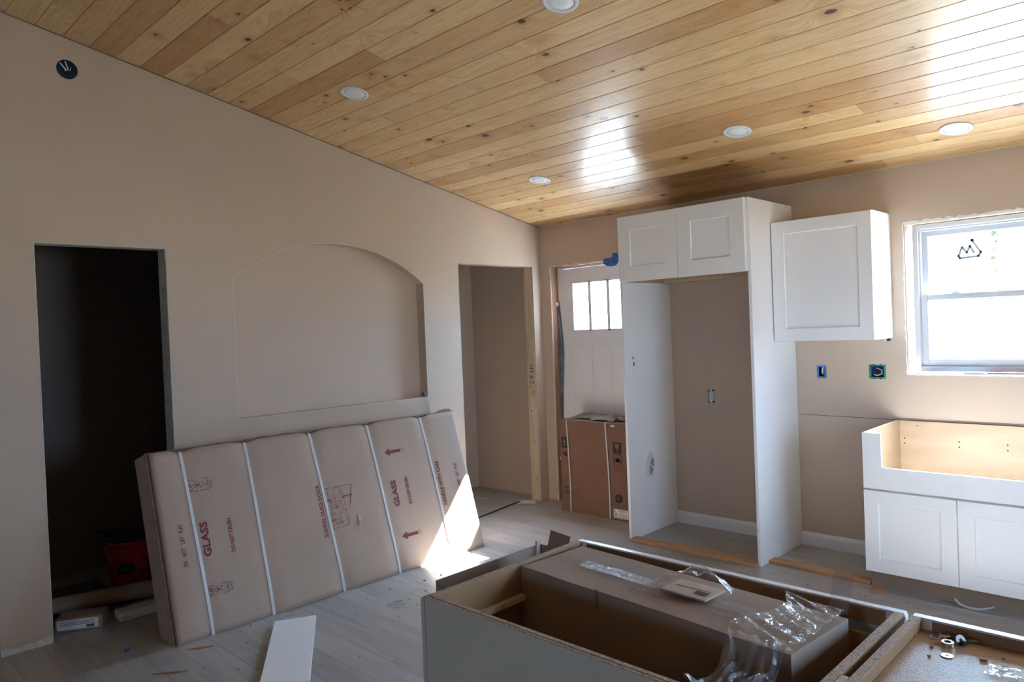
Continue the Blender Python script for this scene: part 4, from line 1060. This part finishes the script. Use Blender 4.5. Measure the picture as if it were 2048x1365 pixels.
# ------------------------------------------------------------------ things in the dark closet
t = thing('red_bucket', 'red plastic bucket with a dark lid in the dark closet', 'bucket', (-.50, -3.34, .0))
obj('pail', lathe([(.0, .002), (.118, .002), (.124, .01), (.142, .325), (.150, .330), (.150, .345), (.140, .348), (.136, .33), (.118, .016), (0, .016)], 36), BUCK, t, smooth=True)
for z in (.245, .285): obj('rim_band', lathe([(.139, z), (.149, z+.002), (.149, z+.010), (.139, z+.012)], 36, True), BUCK, t, smooth=True)
obj('lid', lathe([(0, .352), (.150, .352), (.158, .346), (.158, .366), (.148, .372), (0, .366)], 36), DARKP, t, smooth=True)
obj('handle', tube([(.151*math.cos(a), .151*math.sin(a)*.99, .30-.15*math.sin(max(0, min(PI, a+PI/2)))) for a in [-PI/2+i*PI/16 for i in range(17)]], .003, 6), STEEL, t)
v = [(r_*math.cos(a), r_*math.sin(a), z) for z, r_ in ((.15, .1345), (.215, .1375)) for a in [-.95+.09*i for i in range(9)]]
obj('label_patch', from_py('patch', v, [(i, i+1, i+10, i+9) for i in range(8)]), DARKP, t)
o = obj('pry_bar', tube([(-.62, -3.50, .385), (-.50, -3.36, .395), (-.40, -3.24, .402), (-.37, -3.21, .425)], [.010, .012, .012, .006], 8), DARKP, None); tag(o, 'dark bar lying across the bucket lid in the closet', 'tool')
o = obj('cardboard_tube', tube([(-.41, -3.80, .0575), (-.27, -3.23, .0575)], .050, 20, True), CARDI, None); tag(o, 'cardboard tube lying in front of the red bucket', 'tube')
t = thing('label_box', 'low carton with a pale label in the dark doorway', 'carton', (-.145, -3.745, .0005), None, 1.05)
obj('carton_body', BX(-.09, .14, -.07, .07, 0, .07, bev=.003), CARDI, t)
LF = Frame((0, -.0705, 0), (1, 0, 0), (0, 0, 1)); decal('label', [rect(-.08, .012, .12, .062)], LF, PAPERW, t); decal('label_print', [rect(-.07, z, .10, z+.003) for z in (.05, .042, .034)]+[rect(.06, .016, .10, .03)], LF, GREYPR, t, .002)
v, f = [], []
for j in range(9):
    for i in range(12): v.append((-.12+.017*j-.012*i*.2, -3.58+.026*i, .012+.055*math.sin(PI*j/8)*(1+.3*noise.noise((i*.5, j*.5, 0)))+.012*noise.noise((i*1.7, j*1.3, 3))))
    if j:
        for i in range(11): a = (j-1)*12+i; f.append((a, a+1, a+13, a+12))
t = tag(obj('wrapped_bundle', BX(-.115, .0, -3.57, -3.31, .001, .05, bev=.008), GREYP), 'long bundle in glossy clear plastic on the closet threshold', 'package')
obj('film', from_py('wrap', v, f), FILM2, t, smooth=True)
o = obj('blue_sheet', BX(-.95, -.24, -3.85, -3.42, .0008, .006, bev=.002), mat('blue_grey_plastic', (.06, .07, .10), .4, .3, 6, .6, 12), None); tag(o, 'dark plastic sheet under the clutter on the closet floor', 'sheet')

# ------------------------------------------------------------------ outdoors
structure(obj('ground', BX(-60, 70, .6, 90, -.60, -.55), GRASS))
structure(obj('ground.001', BX(-60, 70, -70, YB-.4, -.60, -.55), GRASS))
structure(obj('ground.002', BX(XR+.3, 70, YB-.4, .6, -.60, -.55), mat('dark_turf', (.13, .125, .10), .95, .3, 2, .5, 20)))
structure(obj('patio', BX(-3, 2.1, .15, 3.2, -.6, -.12), mat('pale_concrete', (.50, .495, .485), .9, .08, 3)))  # unseen pale slab, added and sized to brighten the door's reflection on the ceiling
def tree(x, y, h, r, label, seed):
    rd = random.Random(seed); t = thing('tree', label, 'tree', (x, y, -.55), 'trees beyond the kitchen window')
    obj('trunk', tube([(0, 0, 0), (.05, 0, h*.3), (.0, .05, h*.6), (.02, 0, h*.9)], [.17, .13, .09, .03], 8), BARK, t)
    v, f = [], []
    for i in range(1500):
        a, c, q = rd.uniform(0, 2*PI), rd.uniform(-1, 1), rd.random()**.4
        s_ = math.sqrt(1-c*c); p = Vector((r*q*s_*math.cos(a), r*q*s_*math.sin(a), h*.62+h*.38*q*c))
        d1_ = Vector((rd.uniform(-1, 1), rd.uniform(-1, 1), rd.uniform(-1, 1))).normalized()*.14; d2_ = Vector((rd.uniform(-1, 1), rd.uniform(-1, 1), rd.uniform(-1, 1))).normalized()*.14
        n = len(v); v += [p-d1_, p+d2_, p+d1_, p-d2_]; f.append((n, n+1, n+2, n+3))
    obj('foliage', from_py('leaves', v, f), LEAF, t)
tree(1.6, 20, 6.2, 1.7, 'leafy tree seen through the left of the upper window pane', 1)
tree(-1.2, 24, 7.4, 2.0, 'taller leafy tree farther left beyond the kitchen window', 2)
tree(-6.5, 18, 6.0, 1.6, 'leafy tree seen past the right side of the window sticker', 3)
